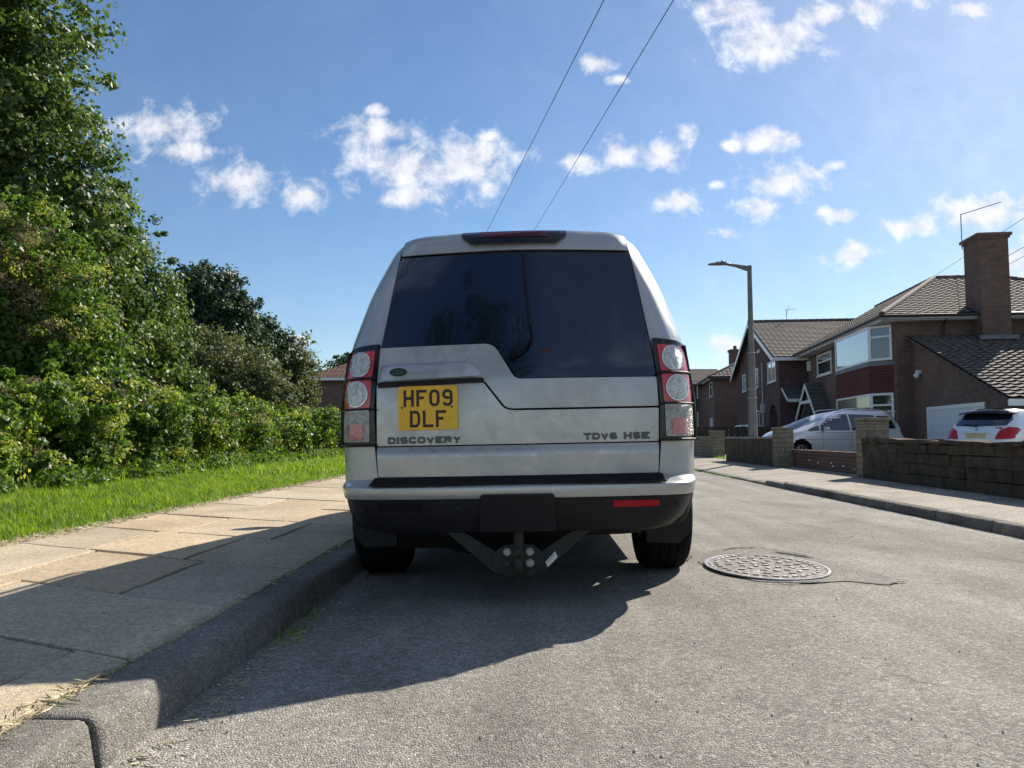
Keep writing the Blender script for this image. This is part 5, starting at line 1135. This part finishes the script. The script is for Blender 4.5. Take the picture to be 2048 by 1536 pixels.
# ---------------------------------------------------------------- other cars
def gen_car(name, label, loc, rz, tab, paint, windows, wy, wr, rw, extra=None, rear=None, group=None, wing_z=.95):
    root = thing(name, label, 'car', loc, (0, 0, rz), group)
    V, Fc = loft(tab, 4, .26, .30, .42, .5, bow=.06, fbow=.22, e=2.3)
    b = mkobj('body', V, Fc, M[paint], root); b.data.materials.append(M['seal']); b.data.materials.append(M['carglass'])
    bm = bmesh.new(); bm.from_mesh(b.data); bmesh.ops.recalc_face_normals(bm, faces=bm.faces[:]); bm.to_mesh(b.data); bv = BVHTree.FromBMesh(bm); bm.free()
    bool_cut(b, [wheelcut(yc, wr, wr+.05, s*.55, s*1.2) for yc in wy for s in (-1, 1)])
    for p in b.data.polygons:
        c = p.center
        if c.z > wing_z+.06 and c.z < tab[-1][0]-.10 and p.normal.y > .3 and abs(c.x) < .62: p.material_index = 2
        elif c.z < .2 or (c.z < .8 and min(abs(math.hypot(c.y-yc, c.z-wr)-wr-.05) for yc in wy) < .012): p.material_index = 1
    autosmooth(b, 40)
    pj = {k: projector(bv, k) for k in ('rear', 'left', 'right', 'front')}
    hw = rw
    for yc in wy:
        for s in (-1, 1): wheel(root, s*hw, yc, wr, .21, s, M['rubber'], M['steel'], M['black'])
    for side, poly in windows: panel('side_window', rounded(poly, .035, 4), pj[side], .006, .012, M['carglass'], root, grid=.08, bw=.001)
    return root, b, pj
MPV = [(.20,.84,.22,4.50),(.30,.90,.08,4.58),(.48,.925,.02,4.66),(.66,.93,.0,4.62),(.80,.925,.0,4.50),(.90,.915,.02,4.36),(.98,.90,.05,4.18),(1.04,.885,.07,4.02),(1.20,.84,.12,3.62),(1.38,.775,.20,3.14),(1.52,.71,.27,2.68),(1.60,.655,.32,2.25),(1.65,.58,.42,1.95),(1.68,.40,.7,1.6),(1.685,.2,1.0,1.4)]
wl = [[(.42,1.06),(1.05,1.03),(1.05,1.46),(.62,1.45),(.50,1.30)],[(1.12,1.02),(2.05,1.00),(2.05,1.51),(1.12,1.485)],[(2.11,1.00),(3.16,.98),(3.16,1.14),(2.72,1.42),(2.50,1.50),(2.11,1.52)],[(3.21,.98),(3.66,.965),(3.52,1.04),(3.21,1.15)]]
mpv, mb_body, pj = gen_car('parked_car', 'silver people carrier parked sideways on the drive behind the near stone pillars', (11.72, 26.0, -.0), R(105), MPV, 'champagne', [(s, w) for s in ('left', 'right') for w in wl], (.95, 3.86), .33, .915)
for s, side in ((-1, 'left'), (1, 'right')):
    for yy in (1.25, 2.2):
        mb = MB(); p, _ = pj[side](yy, .84); mb.tube([p, p+Vector((s*.035,.02,0)), p+Vector((s*.035,.2,0)), p+Vector((0,.22,0))], .012, 6); mb.build('door_handle', M['champagne'], mpv, auto=50)
    mb = MB()
    for yy in (1.085, 2.08, 3.12): q = [pj[side](yy, .30+.085*i)[0]+Vector((s*.001,0,0)) for i in range(9)]; mb.tube(q, .004, 4)
    q = [pj[side](.5+.25*i, .735-.002*i)[0]+Vector((s*.001,0,0)) for i in range(14)]; mb.tube(q, .004, 4); mb.build('door_seam', M['seal'], mpv)
    q = [pj[side](.45+.215*i, (.975 if i < 3 else .965)-.004*i+.03*(i < 1))[0]+Vector((s*.004,0,0)) for i in range(15)]; mb = MB(); mb.tube(q, .008, 5); mb.build('window_trim', M['chrome'], mpv)
    mb = MB(); mb.prism(rounded([(0,0),(.21,.02),(.21,.13),(.03,.15)], .04, 3), (s*.93,3.0,.96), (s,0,0), (0,0,1), (0,1,0), .1); mb.tube([(s*.87,3.08,.97),(s*.96,3.05,1.0)], .03, 6); mi = mb.build('wing_mirror', M['champagne'], mpv); bev(mi, .02, 3)
    mb = MB(); mb.tube([(s*.60,.75,1.63),(s*.61,.85,1.685),(s*.61,1.6,1.71),(s*.61,2.2,1.66),(s*.60,2.35,1.60)], .015, 6); mb.build('roof_rail', M['chrome'], mpv, auto=60)
    panel('tail_lamp', rounded([(s*.62,.80),(s*.90,.82),(s*.88,1.02),(s*.66,.98)], .03, 3), pj['rear'], .008, .03, M['red_far'], mpv, grid=.04)
    panel('headlight', rounded([(s*.45,.62),(s*.86,.66),(s*.84,.80),(s*.55,.76)], .03, 3), pj['front'], .008, .03, M['clear'], mpv, grid=.04)
panel('rear_window', rounded([(-.62,1.10),(.62,1.10),(.52,1.50),(-.52,1.50)], .05, 3), pj['rear'], .006, .02, M['carglass'], mpv, grid=.06)
mb = MB(); mb.prism(rounded([(-.60,0),(.60,0),(.55,.25),(-.55,.25)], .05, 3), (0,.14,1.60), (1,0,0), (0,1,0), (0,0,1), .035); bev(mb.build('spoiler', M['champagne'], mpv), .012, 2)
HAT = [(.20,.78,.25,3.75),(.30,.83,.08,3.92),(.48,.855,.0,3.98),(.66,.865,.0,3.95),(.80,.862,.03,3.75),(.90,.85,.07,3.40),(.98,.835,.12,3.10),(1.08,.80,.20,2.85),(1.25,.725,.36,2.48),(1.38,.655,.50,2.15),(1.45,.59,.58,1.9),(1.49,.48,.72,1.65),(1.505,.25,1.0,1.4)]
whl = [[(.95,1.02),(1.55,1.0),(1.55,1.38),(1.2,1.38)],[(1.61,1.0),(2.55,.98),(2.2,1.32),(2.05,1.38),(1.61,1.385)]]
hat, hb_, pj = gen_car('parked_car', 'white hatchback with black rear spoiler and big red lamp behind the stone wall', (11.28, 20.15, .02), R(-60), HAT, 'white_paint', [(s, w) for s in ('left', 'right') for w in whl], (.62, 3.15), .31, .85, wing_z=.98)
panel('rear_window', rounded([(-.66,1.055),(0,1.035),(.66,1.055),(.70,1.20),(.60,1.375),(-.60,1.375),(-.70,1.20)], [.06,.05,.06,.05,.03,.03,.05], 5), pj['rear'], .010, .03, M['carglass'], hat, grid=.05, bw=.004)
mb = MB(); vs = []; 
for i in range(15):
    x = -.66+i*.0943; y = .30+.10*(x/.6)**2; vs += [(x, y, 1.375-.03*(x/.6)**2), (x, y+.02, 1.425-.03*(x/.6)**2), (x, y+.42, 1.50-.10*abs(x/.66)**3)]
mb.add(vs, [(3*i+j, 3*i+3+j, 3*i+4+j, 3*i+1+j) for i in range(14) for j in (0, 1)]+[(3*i+2, 3*i+5, 3*i+3, 3*i) for i in range(14)]); sp_ = mb.build('spoiler', M['gloss_black'], hat, auto=60)
for s in (-1, 1):
    panel('tail_lamp', rounded([(s*.46,.70),(s*.85,.72),(s*.85,1.0),(s*.72,1.02),(s*.54,.92)], .04, 4), pj['rear'], .012, .04, M['red_far'], hat, grid=.03, bw=.006)
    side = 'left' if s < 0 else 'right'
    if s > 0: panel('tail_lamp_wing', rounded([(.16,.78),(.30,.82),(.56,.96),(.40,1.0),(.16,1.01)], .03, 4), pj[side], .004, .012, M['red_far'], hat, grid=.03, bw=.004)
    panel('fuel_flap', ellipse(.95,.84,.09,.09,20), pj[side], .003, .01, M['white_paint'], hat, grid=.05, bw=.002)
    mb = MB(); mb.prism(rounded([(0,0),(.18,.02),(.18,.12),(.03,.13)], .04, 3), (s*.86,2.45,.98), (s,0,0), (0,0,1), (0,1,0), .09); bev(mb.build('wing_mirror', M['white_paint'], hat), .02, 3)
panel('number_plate', rounded([(-.26,.74),(.26,.74),(.26,.85),(-.26,.85)], .01, 2), pj['rear'], .012, .012, mat('plate_faded', (.55,.45,.22), .5), hat, grid=.1, bw=.001)
panel('boot_trim', rounded([(-.36,.865),(.36,.865),(.34,.90),(-.34,.90)], .01, 2), pj['rear'], .03, .03, M['white_paint'], hat, grid=.05, bw=.006)
mb = MB(); p, _ = pj['rear'](-.0, .945); mb.lathe([(.045,0),(.045,.006),(.036,.008),(.034,.003),(.001,.003)], p-Vector((0,.006,0)), (0,-1,.2), 20); mb.build('round_badge', M['chrome'], hat, auto=40)
mb = MB(); p1_, p2_ = pj['rear'](-.02, 1.04)[0], pj['rear'](-.40, 1.09)[0]; mb.tube([p1_+Vector((0,-.04,0)), p2_+Vector((0,-.04,0))], [.022,.01], 8); mb.build('wiper', M['black'], hat, auto=50)
s1, b1, pj = gen_car('parked_car', 'small dark car far off, only its bonnet and windscreen showing beside the tail lamp', (6.4, 46, -.0), R(-92), HAT, 'dark_paint', [(s, w) for s in ('left', 'right') for w in whl], (.62, 3.15), .31, .85, wing_z=.98)
s2, b2, pj = gen_car('parked_car', 'small white car peeping out left of the street lamp column', (12.6, 43, -.02), R(125), HAT, 'white_paint', [(s, w) for s in ('left', 'right') for w in whl], (.62, 3.15), .31, .85, wing_z=.98)
for s in (-1, 1): panel('headlight', rounded([(s*.42,.60),(s*.80,.64),(s*.78,.78),(s*.5,.72)], .03, 3), pj['front'], .008, .03, M['clear'], s2, grid=.05)
panel('number_plate', [(-.26,.42),(.26,.42),(.26,.53),(-.26,.53)], pj['front'], .015, .015, M['white'], s2, grid=.1, bw=0)
# ---------------------------------------------------------------- planting
M['leafT'] = leafmat('leaf_poplar', (.045,.082,.022), (.09,.145,.04), (.19,.24,.08), rough=.45, trans=.42, spec=.3)
M['leafD'] = leafmat('leaf_dark', (.026,.050,.027), (.05,.088,.048), (.10,.15,.08), rough=.5, trans=.25, spec=.3)
M['leafG'] = leafmat('leaf_greygreen', (.07,.09,.042), (.13,.15,.07), (.23,.25,.14), rough=.55, trans=.35, spec=.3)
M['leafB'] = leafmat('leaf_bindweed', (.045,.10,.020), (.10,.18,.03), (.30,.36,.07), rough=.42, trans=.5, spec=.35)
M['leafY'] = leafmat('leaf_yellowgreen', (.15,.20,.025), (.30,.34,.05), (.46,.45,.11), rough=.5, trans=.5)
M['twig'] = leafmat('dead_twigs', (.16,.11,.07), (.26,.19,.12), (.36,.28,.19), rough=.9, trans=.1)
def trunk(parent, pts, r, limbs, nm='trunk'):
    mb_ = MB(); mb_.tube(pts, [r*(1-.6*i/(len(pts)-1)) for i in range(len(pts))], 9)
    for lp, lr in limbs: mb_.tube(lp, [lr, lr*.7, lr*.35][:len(lp)], 6)
    return mb_.build(nm, M['bark'], parent, auto=60)
def tree(name, label, cat, blobs, n, size, m, base, clump=.45, cl_n=50, group=None, thick=.25, fill=.25, up=.35, facing=None, ztr=None, jit=1.0):
    t = thing(name, label, cat, base, group=group); B = Vector(base)
    P, nr, ti = crown_pts(blobs, n, clump, cl_n, thick, up, ztr, facing); P = P-np.array(base, 'f')
    leafmesh('crown', P, nr, size, M[m], t, ti, jit=jit)
    top = max(blobs, key=lambda b: b[2]); c = Vector(top[:3])-B
    pts = [Vector((0,0,-.3)), Vector((c.x*.2, c.y*.2, c.z*.35)), Vector((c.x*.6, c.y*.6, c.z*.7)), c]
    limbs = []
    for b in blobs:
        q = Vector(b[:3])-B; s_ = pts[1].lerp(pts[2], random.random()); limbs.append(([s_, s_.lerp(q, .55)+Vector((0,0,.2)), q], .05+.02*b[3]))
    trunk(t, pts, .12+.02*top[2], limbs); return t
tree('broadleaf_tree', 'tallest tree at the left edge with glossy dark leaves, rising out of the picture', 'tree',
     [(-14.4,20,13.6,2.8),(-14.6,19.8,11.2,2.3),(-14.2,20,9.3,2.6),(-13.8,20,7.4,2.7),(-13.1,20,5.7,2.3),(-12.6,20.3,4.0,2.2),(-12.2,20.6,2.3,1.9),(-17.2,20,12,3.4),(-17,20,7.5,3.6),(-15.5,20.5,4,3.2)], 150000, .15, 'leafT', (-15.5,21,0), clump=.5, cl_n=55, facing=(0,-1,0))
tree('broadleaf_tree', 'mid-green rounded tree between the tall tree and the dark one', 'tree',
     [(-14.1,24,6.9,1.7),(-13.3,24,5.6,1.8),(-12.6,24,4.2,1.7),(-12.3,24.4,2.6,1.8),(-14.5,24.5,3.5,2.6)], 60000, .12, 'leafT', (-13.8,24.5,0), clump=.4, facing=(0,-1,0))
tree('chestnut_tree', 'dark round-headed tree standing clear against the sky', 'tree', [(-14.8,34,7.0,1.6),(-14.0,34,5.9,1.6),(-15.5,34.3,5.6,1.9),(-14.0,34,4.2,2.0)], 42000, .17, 'leafD', (-14.6,34.5,0), clump=.5, cl_n=45, facing=(0,-1,0))
tree('chestnut_tree', 'small dark tree with ragged top just right of the dark round-headed tree', 'tree', [(-13.05,36,5.8,.75),(-12.7,36,4.7,1.1),(-12.2,36.2,5.2,.5),(-13.3,36,3.6,1.3)], 15000, .15, 'leafD', (-12.9,36.4,0), clump=.38, cl_n=30)
tree('ash_tree', 'thin feathery tree with sky showing through near the red-roofed house', 'tree', [(-11.8,37,5.0,1.1),(-11.3,37,4.3,.9),(-12.3,37,3.7,1.3),(-11.2,37.2,3.1,.8)], 7500, .13, 'leafG', (-11.6,37.4,0), clump=.40, cl_n=26, thick=.5)
tree('shrub', 'broad grey-green bush behind the hedge below the dark tree', 'shrub', [(-13.0,28,3.4,1.5),(-12.0,28,3.3,1.45),(-13.4,28,2.0,1.6),(-12.2,28,1.8,1.6)], 42000, .10, 'leafG', (-12.6,28.4,0), clump=.35, facing=(0,-1,0), group='bushes behind the hedge')
tree('shrub', 'rounded grey-green bush behind the hedge, right of the broad one', 'shrub', [(-10.9,29,3.0,1.35),(-10.3,29,2.2,1.3),(-11.2,29,1.7,1.5),(-9.9,29,1.6,1.0)], 30000, .10, 'leafG', (-10.7,29.4,0), clump=.33, facing=(0,-1,0), group='bushes behind the hedge')
for i, (x, y, z, r, lb) in enumerate([(-17.5,72,6.6,2.2,'distant tree top above the ridge of the red-roofed house'),(-21.5,75,5.2,2.6,'distant dark tree at the left end of the red-roofed house')]):
    tree('distant_tree', lb, 'tree', [(x,y,z,r),(x-1.6,y,z-1.2,r*.9),(x+1.8,y,z-1.0,r*.8)], 9000, .3, 'leafD', (x,y+.5,0), clump=.6, cl_n=30)
tree('broadleaf_tree', 'tree behind the camera, seen only as a dark shape reflected in the rear window', 'tree', [(-2.2,-5,7.7,1.9),(-3.7,-5.1,6.9,1.9),(-2.9,-5.2,5.4,2.1),(-1.2,-5.2,6.3,1.3)], 16000, .16, 'leafD', (-3.8,-5.6,0), clump=.5)
wd = [(-34+4.2*i+random.uniform(-1,1), 118+random.uniform(-5,5), random.uniform(1.5,3.4), random.uniform(2.2,3.6)) for i in range(15)]
P, nr, ti = crown_pts(wd, 16000, .8, 30, .3, .3, 0, (0,-1,0)); setp(leafmesh('far_woodland', P, nr, .42, M['leafD'], None, ti), 'far-off line of dark trees closing the end of the street', 'trees', kind='stuff')
# bindweed-smothered mound on the left
t = thing('bindweed_mound', 'tall mound of bindweed and dead brown stems against the trees at left', 'shrub', (-9.6,14.5,0))
blobs = [(-9.75,14.2,3.9,1.35),(-9.2,14.1,3.3,1.2),(-9.0,14.0,2.3,1.3),(-8.75,13.9,1.3,1.2),(-8.45,14.1,1.2,1.0),(-10.9,14.1,3.9,1.5),(-11.2,14,2.2,1.9)]
P, nr, ti = crown_pts(blobs, 62000, .26, 40, .2, .2, None, (0,-1,0)); leafmesh('vine_leaves', P-np.array([-9.6,14.5,0]), nr, .085, M['leafB'], t, ti*.72, aspect=.95)
top_ = [(b[0], b[1]-.15, b[2]+.1, b[3]*.98) for b in blobs[:3]+blobs[5:6]]; P, nr, ti = crown_pts(top_, 14000, .25, 60, .1, .2, 2.5, (0,-1,0)); leafmesh('yellow_leaves', P-np.array([-9.6,14.5,0]), nr, .05, M['leafY'], t, ti)
dz_ = [(-9.5,13.6,4.2,.85),(-9.0,13.5,3.3,.6),(-9.9,13.4,3.6,.8),(-8.65,13.4,2.6,.45),(-10.3,13.4,4.4,.6)]
P, nr, ti = crown_pts(dz_, 14000, .32, 110, .3, 0); leafmesh('dead_stems', P-np.array([-9.6,14.5,0])+np.array([0,-.35,0]), nr, .13, M['twig'], t, ti, aspect=.09, fold=.1)
trunk(t, [Vector((0,0,-.2)), Vector((0,0,1.2)), Vector((.1,-.2,2.6)), Vector((.1,-.2,3.8))], .1, [([Vector((0,0,.8)), Vector((.6,-.4,1.6)), Vector((.9,-.4,2.2))], .05)], 'stem')
# the hedge of bramble and bindweed, four stretches
def hx(y): return -7.62-.020*(y-10)
segs = [(7.5,12.5,'nearest stretch of the overgrown bindweed hedge at the left edge',1.66,52000,.085),(12.5,17.5,'second stretch of the overgrown hedge below the bindweed mound',1.66,46000,.08),(17.5,24.5,'third stretch of the overgrown hedge, thick with bright leaves',1.80,42000,.085),(24.5,38,'far stretch of the overgrown hedge ending behind the silver car',1.9,46000,.10)]
for k, (y0, y1, lb, ht, n, sz) in enumerate(segs):
    t = thing('overgrown_hedge', lb, 'hedge', (hx((y0+y1)/2), (y0+y1)/2, 0), group='stretches of overgrown hedge'); base = np.array([hx((y0+y1)/2), (y0+y1)/2, 0])
    blobs = []; y = y0
    while y < y1:
        r = random.uniform(.35, .85); x = hx(y)+random.uniform(-.6, .4); blobs.append((x, y, ht-r+random.uniform(-.35, .22), r)); blobs.append((x+random.uniform(.1, .5), y+random.uniform(-.3, .3), random.uniform(.35, .75), random.uniform(.3, .65))) if random.random() < .62 else None; blobs.append((x-.8, y, ht-r*.9, r)); y += .55
    P, nr, ti = crown_pts(blobs, int(n*.8), .17, 34, .34, .25, .02, (.75,-.65,0)); leafmesh('leaves', P-base, nr, sz, M['leafB'], t, ti, aspect=.85)
    P, nr, ti = crown_pts(blobs, n//8, .22, 60, .12, .4, .02, (.75,-.65,0)); leafmesh('yellow_leaves', P-base, nr, sz*.75, M['leafY'], t, ti)
    P, nr, ti = crown_pts(blobs, n//14, .3, 60, .35, 0, .02); leafmesh('dead_stems', P-base, nr, .16, M['twig'], t, ti, aspect=.07, fold=.1)
    q = []
    for b in blobs:
        for _ in range(2): q.append(b)
    mb = MB()
    for _ in range(int(len(blobs)*1.2)):
        b = random.choice(blobs); a = random.uniform(0, 6.28); p0 = Vector((b[0]+.3*math.cos(a), b[1]+.3*math.sin(a), .05)); p2 = Vector((b[0]+b[3]*.8*math.cos(a+.5), b[1]+b[3]*.8*math.sin(a+.5), b[2]+b[3]*.6)); p1 = p0.lerp(p2, .5)+Vector((random.uniform(-.15,.15), random.uniform(-.15,.15), .15))
        mb.tube([p0-Vector(base), p1-Vector(base), p2-Vector(base)], [.012,.008,.004], 4)
    mb.tube([Vector((0,y0-base[1],.05)), Vector((0,0,.12)), Vector((0,y1-base[1],.05))], .02, 4)
    mb.build('stems', M['bark'], t)
    nf = max(6, n//3500); P, nr, ti = crown_pts(blobs, nf, .1, 1, .03, .3, .3, (.75,-.65,0)); P[:, 0] += .1; P[:, 1] -= .08; leafmesh('bindweed_flowers', P-base, nr, .09, M['flower'], t, aspect=.9, jit=.2)
# leaf litter / low nettles in front of the hedge, then the grass verge
def blades(name, n, xr, yr, h, w, m, label=None, cat=None, lean=.5, z0=.06, dens=None, cols=None):
    x = rng.uniform(xr[0], xr[1], n); y = rng.uniform(yr[0], yr[1], n)
    if dens is not None: k = rng.random(n) < dens(x, y); x, y = x[k], y[k]; n = len(x)
    cl = np.array([noise.noise(Vector((a*1.7, b*1.7, 0))) for a, b in zip(x, y)]); c2 = np.array([noise.noise(Vector((a*6, b*6, 3))) for a, b in zip(x, y)]); cl = cl*.6+c2*.8; hh = h*(rng.uniform(.4, 1.2, n)+.7*(rng.random(n) < .04))*(1+.75*cl)
    a = rng.uniform(0, 2*np.pi, n); ln = rng.uniform(.15, lean, n); ww = w*rng.uniform(.6, 1.3, n)
    dx, dy = np.cos(a), np.sin(a); px, py = -dy, dx; v = np.empty((n, 5, 3), 'f')
    v[:, 0] = np.stack([x-px*ww/2, y-py*ww/2, np.full(n, z0)], 1); v[:, 1] = np.stack([x+px*ww/2, y+py*ww/2, np.full(n, z0)], 1)
    mx_, my_ = x+dx*hh*ln*.35, y+dy*hh*ln*.35
    v[:, 2] = np.stack([mx_+px*ww*.4, my_+py*ww*.4, z0+hh*.6], 1); v[:, 3] = np.stack([mx_-px*ww*.4, my_-py*ww*.4, z0+hh*.6], 1)
    v[:, 4] = np.stack([x+dx*hh*ln*1.1, y+dy*hh*ln*1.1, z0+hh], 1)
    me = bpy.data.meshes.new(name); me.vertices.add(5*n); me.vertices.foreach_set('co', v.ravel())
    b = np.arange(n)[:, None]*5; li = np.concatenate([b, b+1, b+2, b+3, b+3, b+2, b+4], 1).ravel().astype('i'); me.loops.add(7*n); me.loops.foreach_set('vertex_index', li)
    me.polygons.add(2*n); ls = (np.arange(n)[:, None]*7+np.array([0, 4])).ravel().astype('i'); me.polygons.foreach_set('loop_start', ls)
    at = me.attributes.new('tint', 'FLOAT_COLOR', 'FACE'); c = np.ones((2*n, 4), 'f'); c[:, 0] = np.repeat(np.clip(.42+cl*.9+rng.normal(0, .25, n), 0, 1), 2); at.data.foreach_set('color', c.ravel())
    me.update(calc_edges=True); me.validate(); me.materials.append(m); o = bpy.data.objects.new(name, me); COL.objects.link(o)
    if label: setp(o, label, cat, kind='stuff')
    return o
def dn(x, y): return np.clip((7.5/(y+1))**.9, .12, 1)*np.where(x > -3.5, .55, 1)
blades('grass', 150000, (-8.2,-3.33), (4.0,14), .070, .006, M['grass'], 'bright green grass verge between the hedge and the paving', 'grass', lean=.9, dens=dn)
blades('grass', 90000, (-8.4,-3.33), (14,40), .11, .014, M['grass'], 'far part of the green grass verge beside the hedge', 'grass', lean=.9, dens=lambda x, y: np.clip(16/(y+1), .3, 1))
blades('rough_grass', 16000, (-8.0,-6.3), (4.5,36), .24, .010, M['grass'], 'longer rough grass and weeds at the foot of the hedge', 'grass', lean=1.0, dens=lambda x, y: np.clip((-x-6.1)/1.2, 0, 1))
wb = []
for i in range(150):
    y = 5+30*random.random()**1.3; wb.append((hx(y)+random.uniform(.85, 1.35), y, .1+random.uniform(0, .12), random.uniform(.1, .28)))
P, nr, ti = crown_pts(wb, 15000, .13, 12, .3, .8, .05); o = leafmesh('leafy_weeds', P, nr, .085, M['leafB'], None, ti*.8+.15, aspect=.6); setp(o, 'low broad-leaved weeds scattered along the foot of the overgrown hedge', 'weeds', kind='stuff')
# dry clippings along the verge edge and in the paving joints
def straws(name, n, fx, fy, z, ln_, label, cat='dry grass'):
    mb_ = []; x = fx(n); y = fy(n); P = np.stack([x, y, np.full(n, z)+rng.uniform(0, .008, n)], 1); nr = np.tile(np.array([0, 0, 1.]), (n, 1)); o = leafmesh(name, P, nr, ln_, M['straw'], None, aspect=.055, fold=.15, jit=.25); return setp(o, label, cat, kind='stuff')
straws('dry_clippings', 9000, lambda n: -3.36+rng.normal(0, .055, n), lambda n: 4+14*rng.random(n)**1.4, .102, .045, 'straw-coloured clippings along the edge of the grass verge')
straws('dry_clippings', 900, lambda n: -1.215+rng.normal(0, .012, n), lambda n: 1.4+6*rng.random(n)**1.5, .104, .035, 'dry grass caught in the joint behind the left kerb')
straws('dry_clippings', 90, lambda n: -1.235+rng.normal(0, .03, n), lambda n: rng.uniform(1.3, 2.15, n), .106, .06, 'loose straw lying on the sunlit kerb corner')
straws('dry_clippings', 120, lambda n: -.985+np.abs(rng.normal(0, .05, n)), lambda n: rng.uniform(1.5, 3.2, n), road_z(-1)+.004, .045, 'dry straw lying in the gutter below the kerb')
blades('kerb_weeds', 60, (-1.03,-.90), (2.95,3.5), .05, .004, M['grass'], 'little green weed growing in the gutter beside the kerb', 'weed', lean=1.3, z0=-.02)
blades('kerb_weeds', 500, (-1.26,-1.19), (1.9,5), .012, .003, M['grass'], 'moss and tiny weeds in the joint behind the left kerb', 'moss', lean=1.2, z0=.095)
blades('verge_weeds', 700, (5.75,6.7), (22.5,25.9), .12, .014, M['grass'], 'weeds beside the farthest pillar', 'weeds', lean=1.0, z0=.05)
blades('kerb_weeds', 260, (3.80,3.86), (14.5,19), .03, .008, M['grass'], 'weeds growing along the dropped kerb on the right', 'weeds', lean=1.2, z0=-.02)
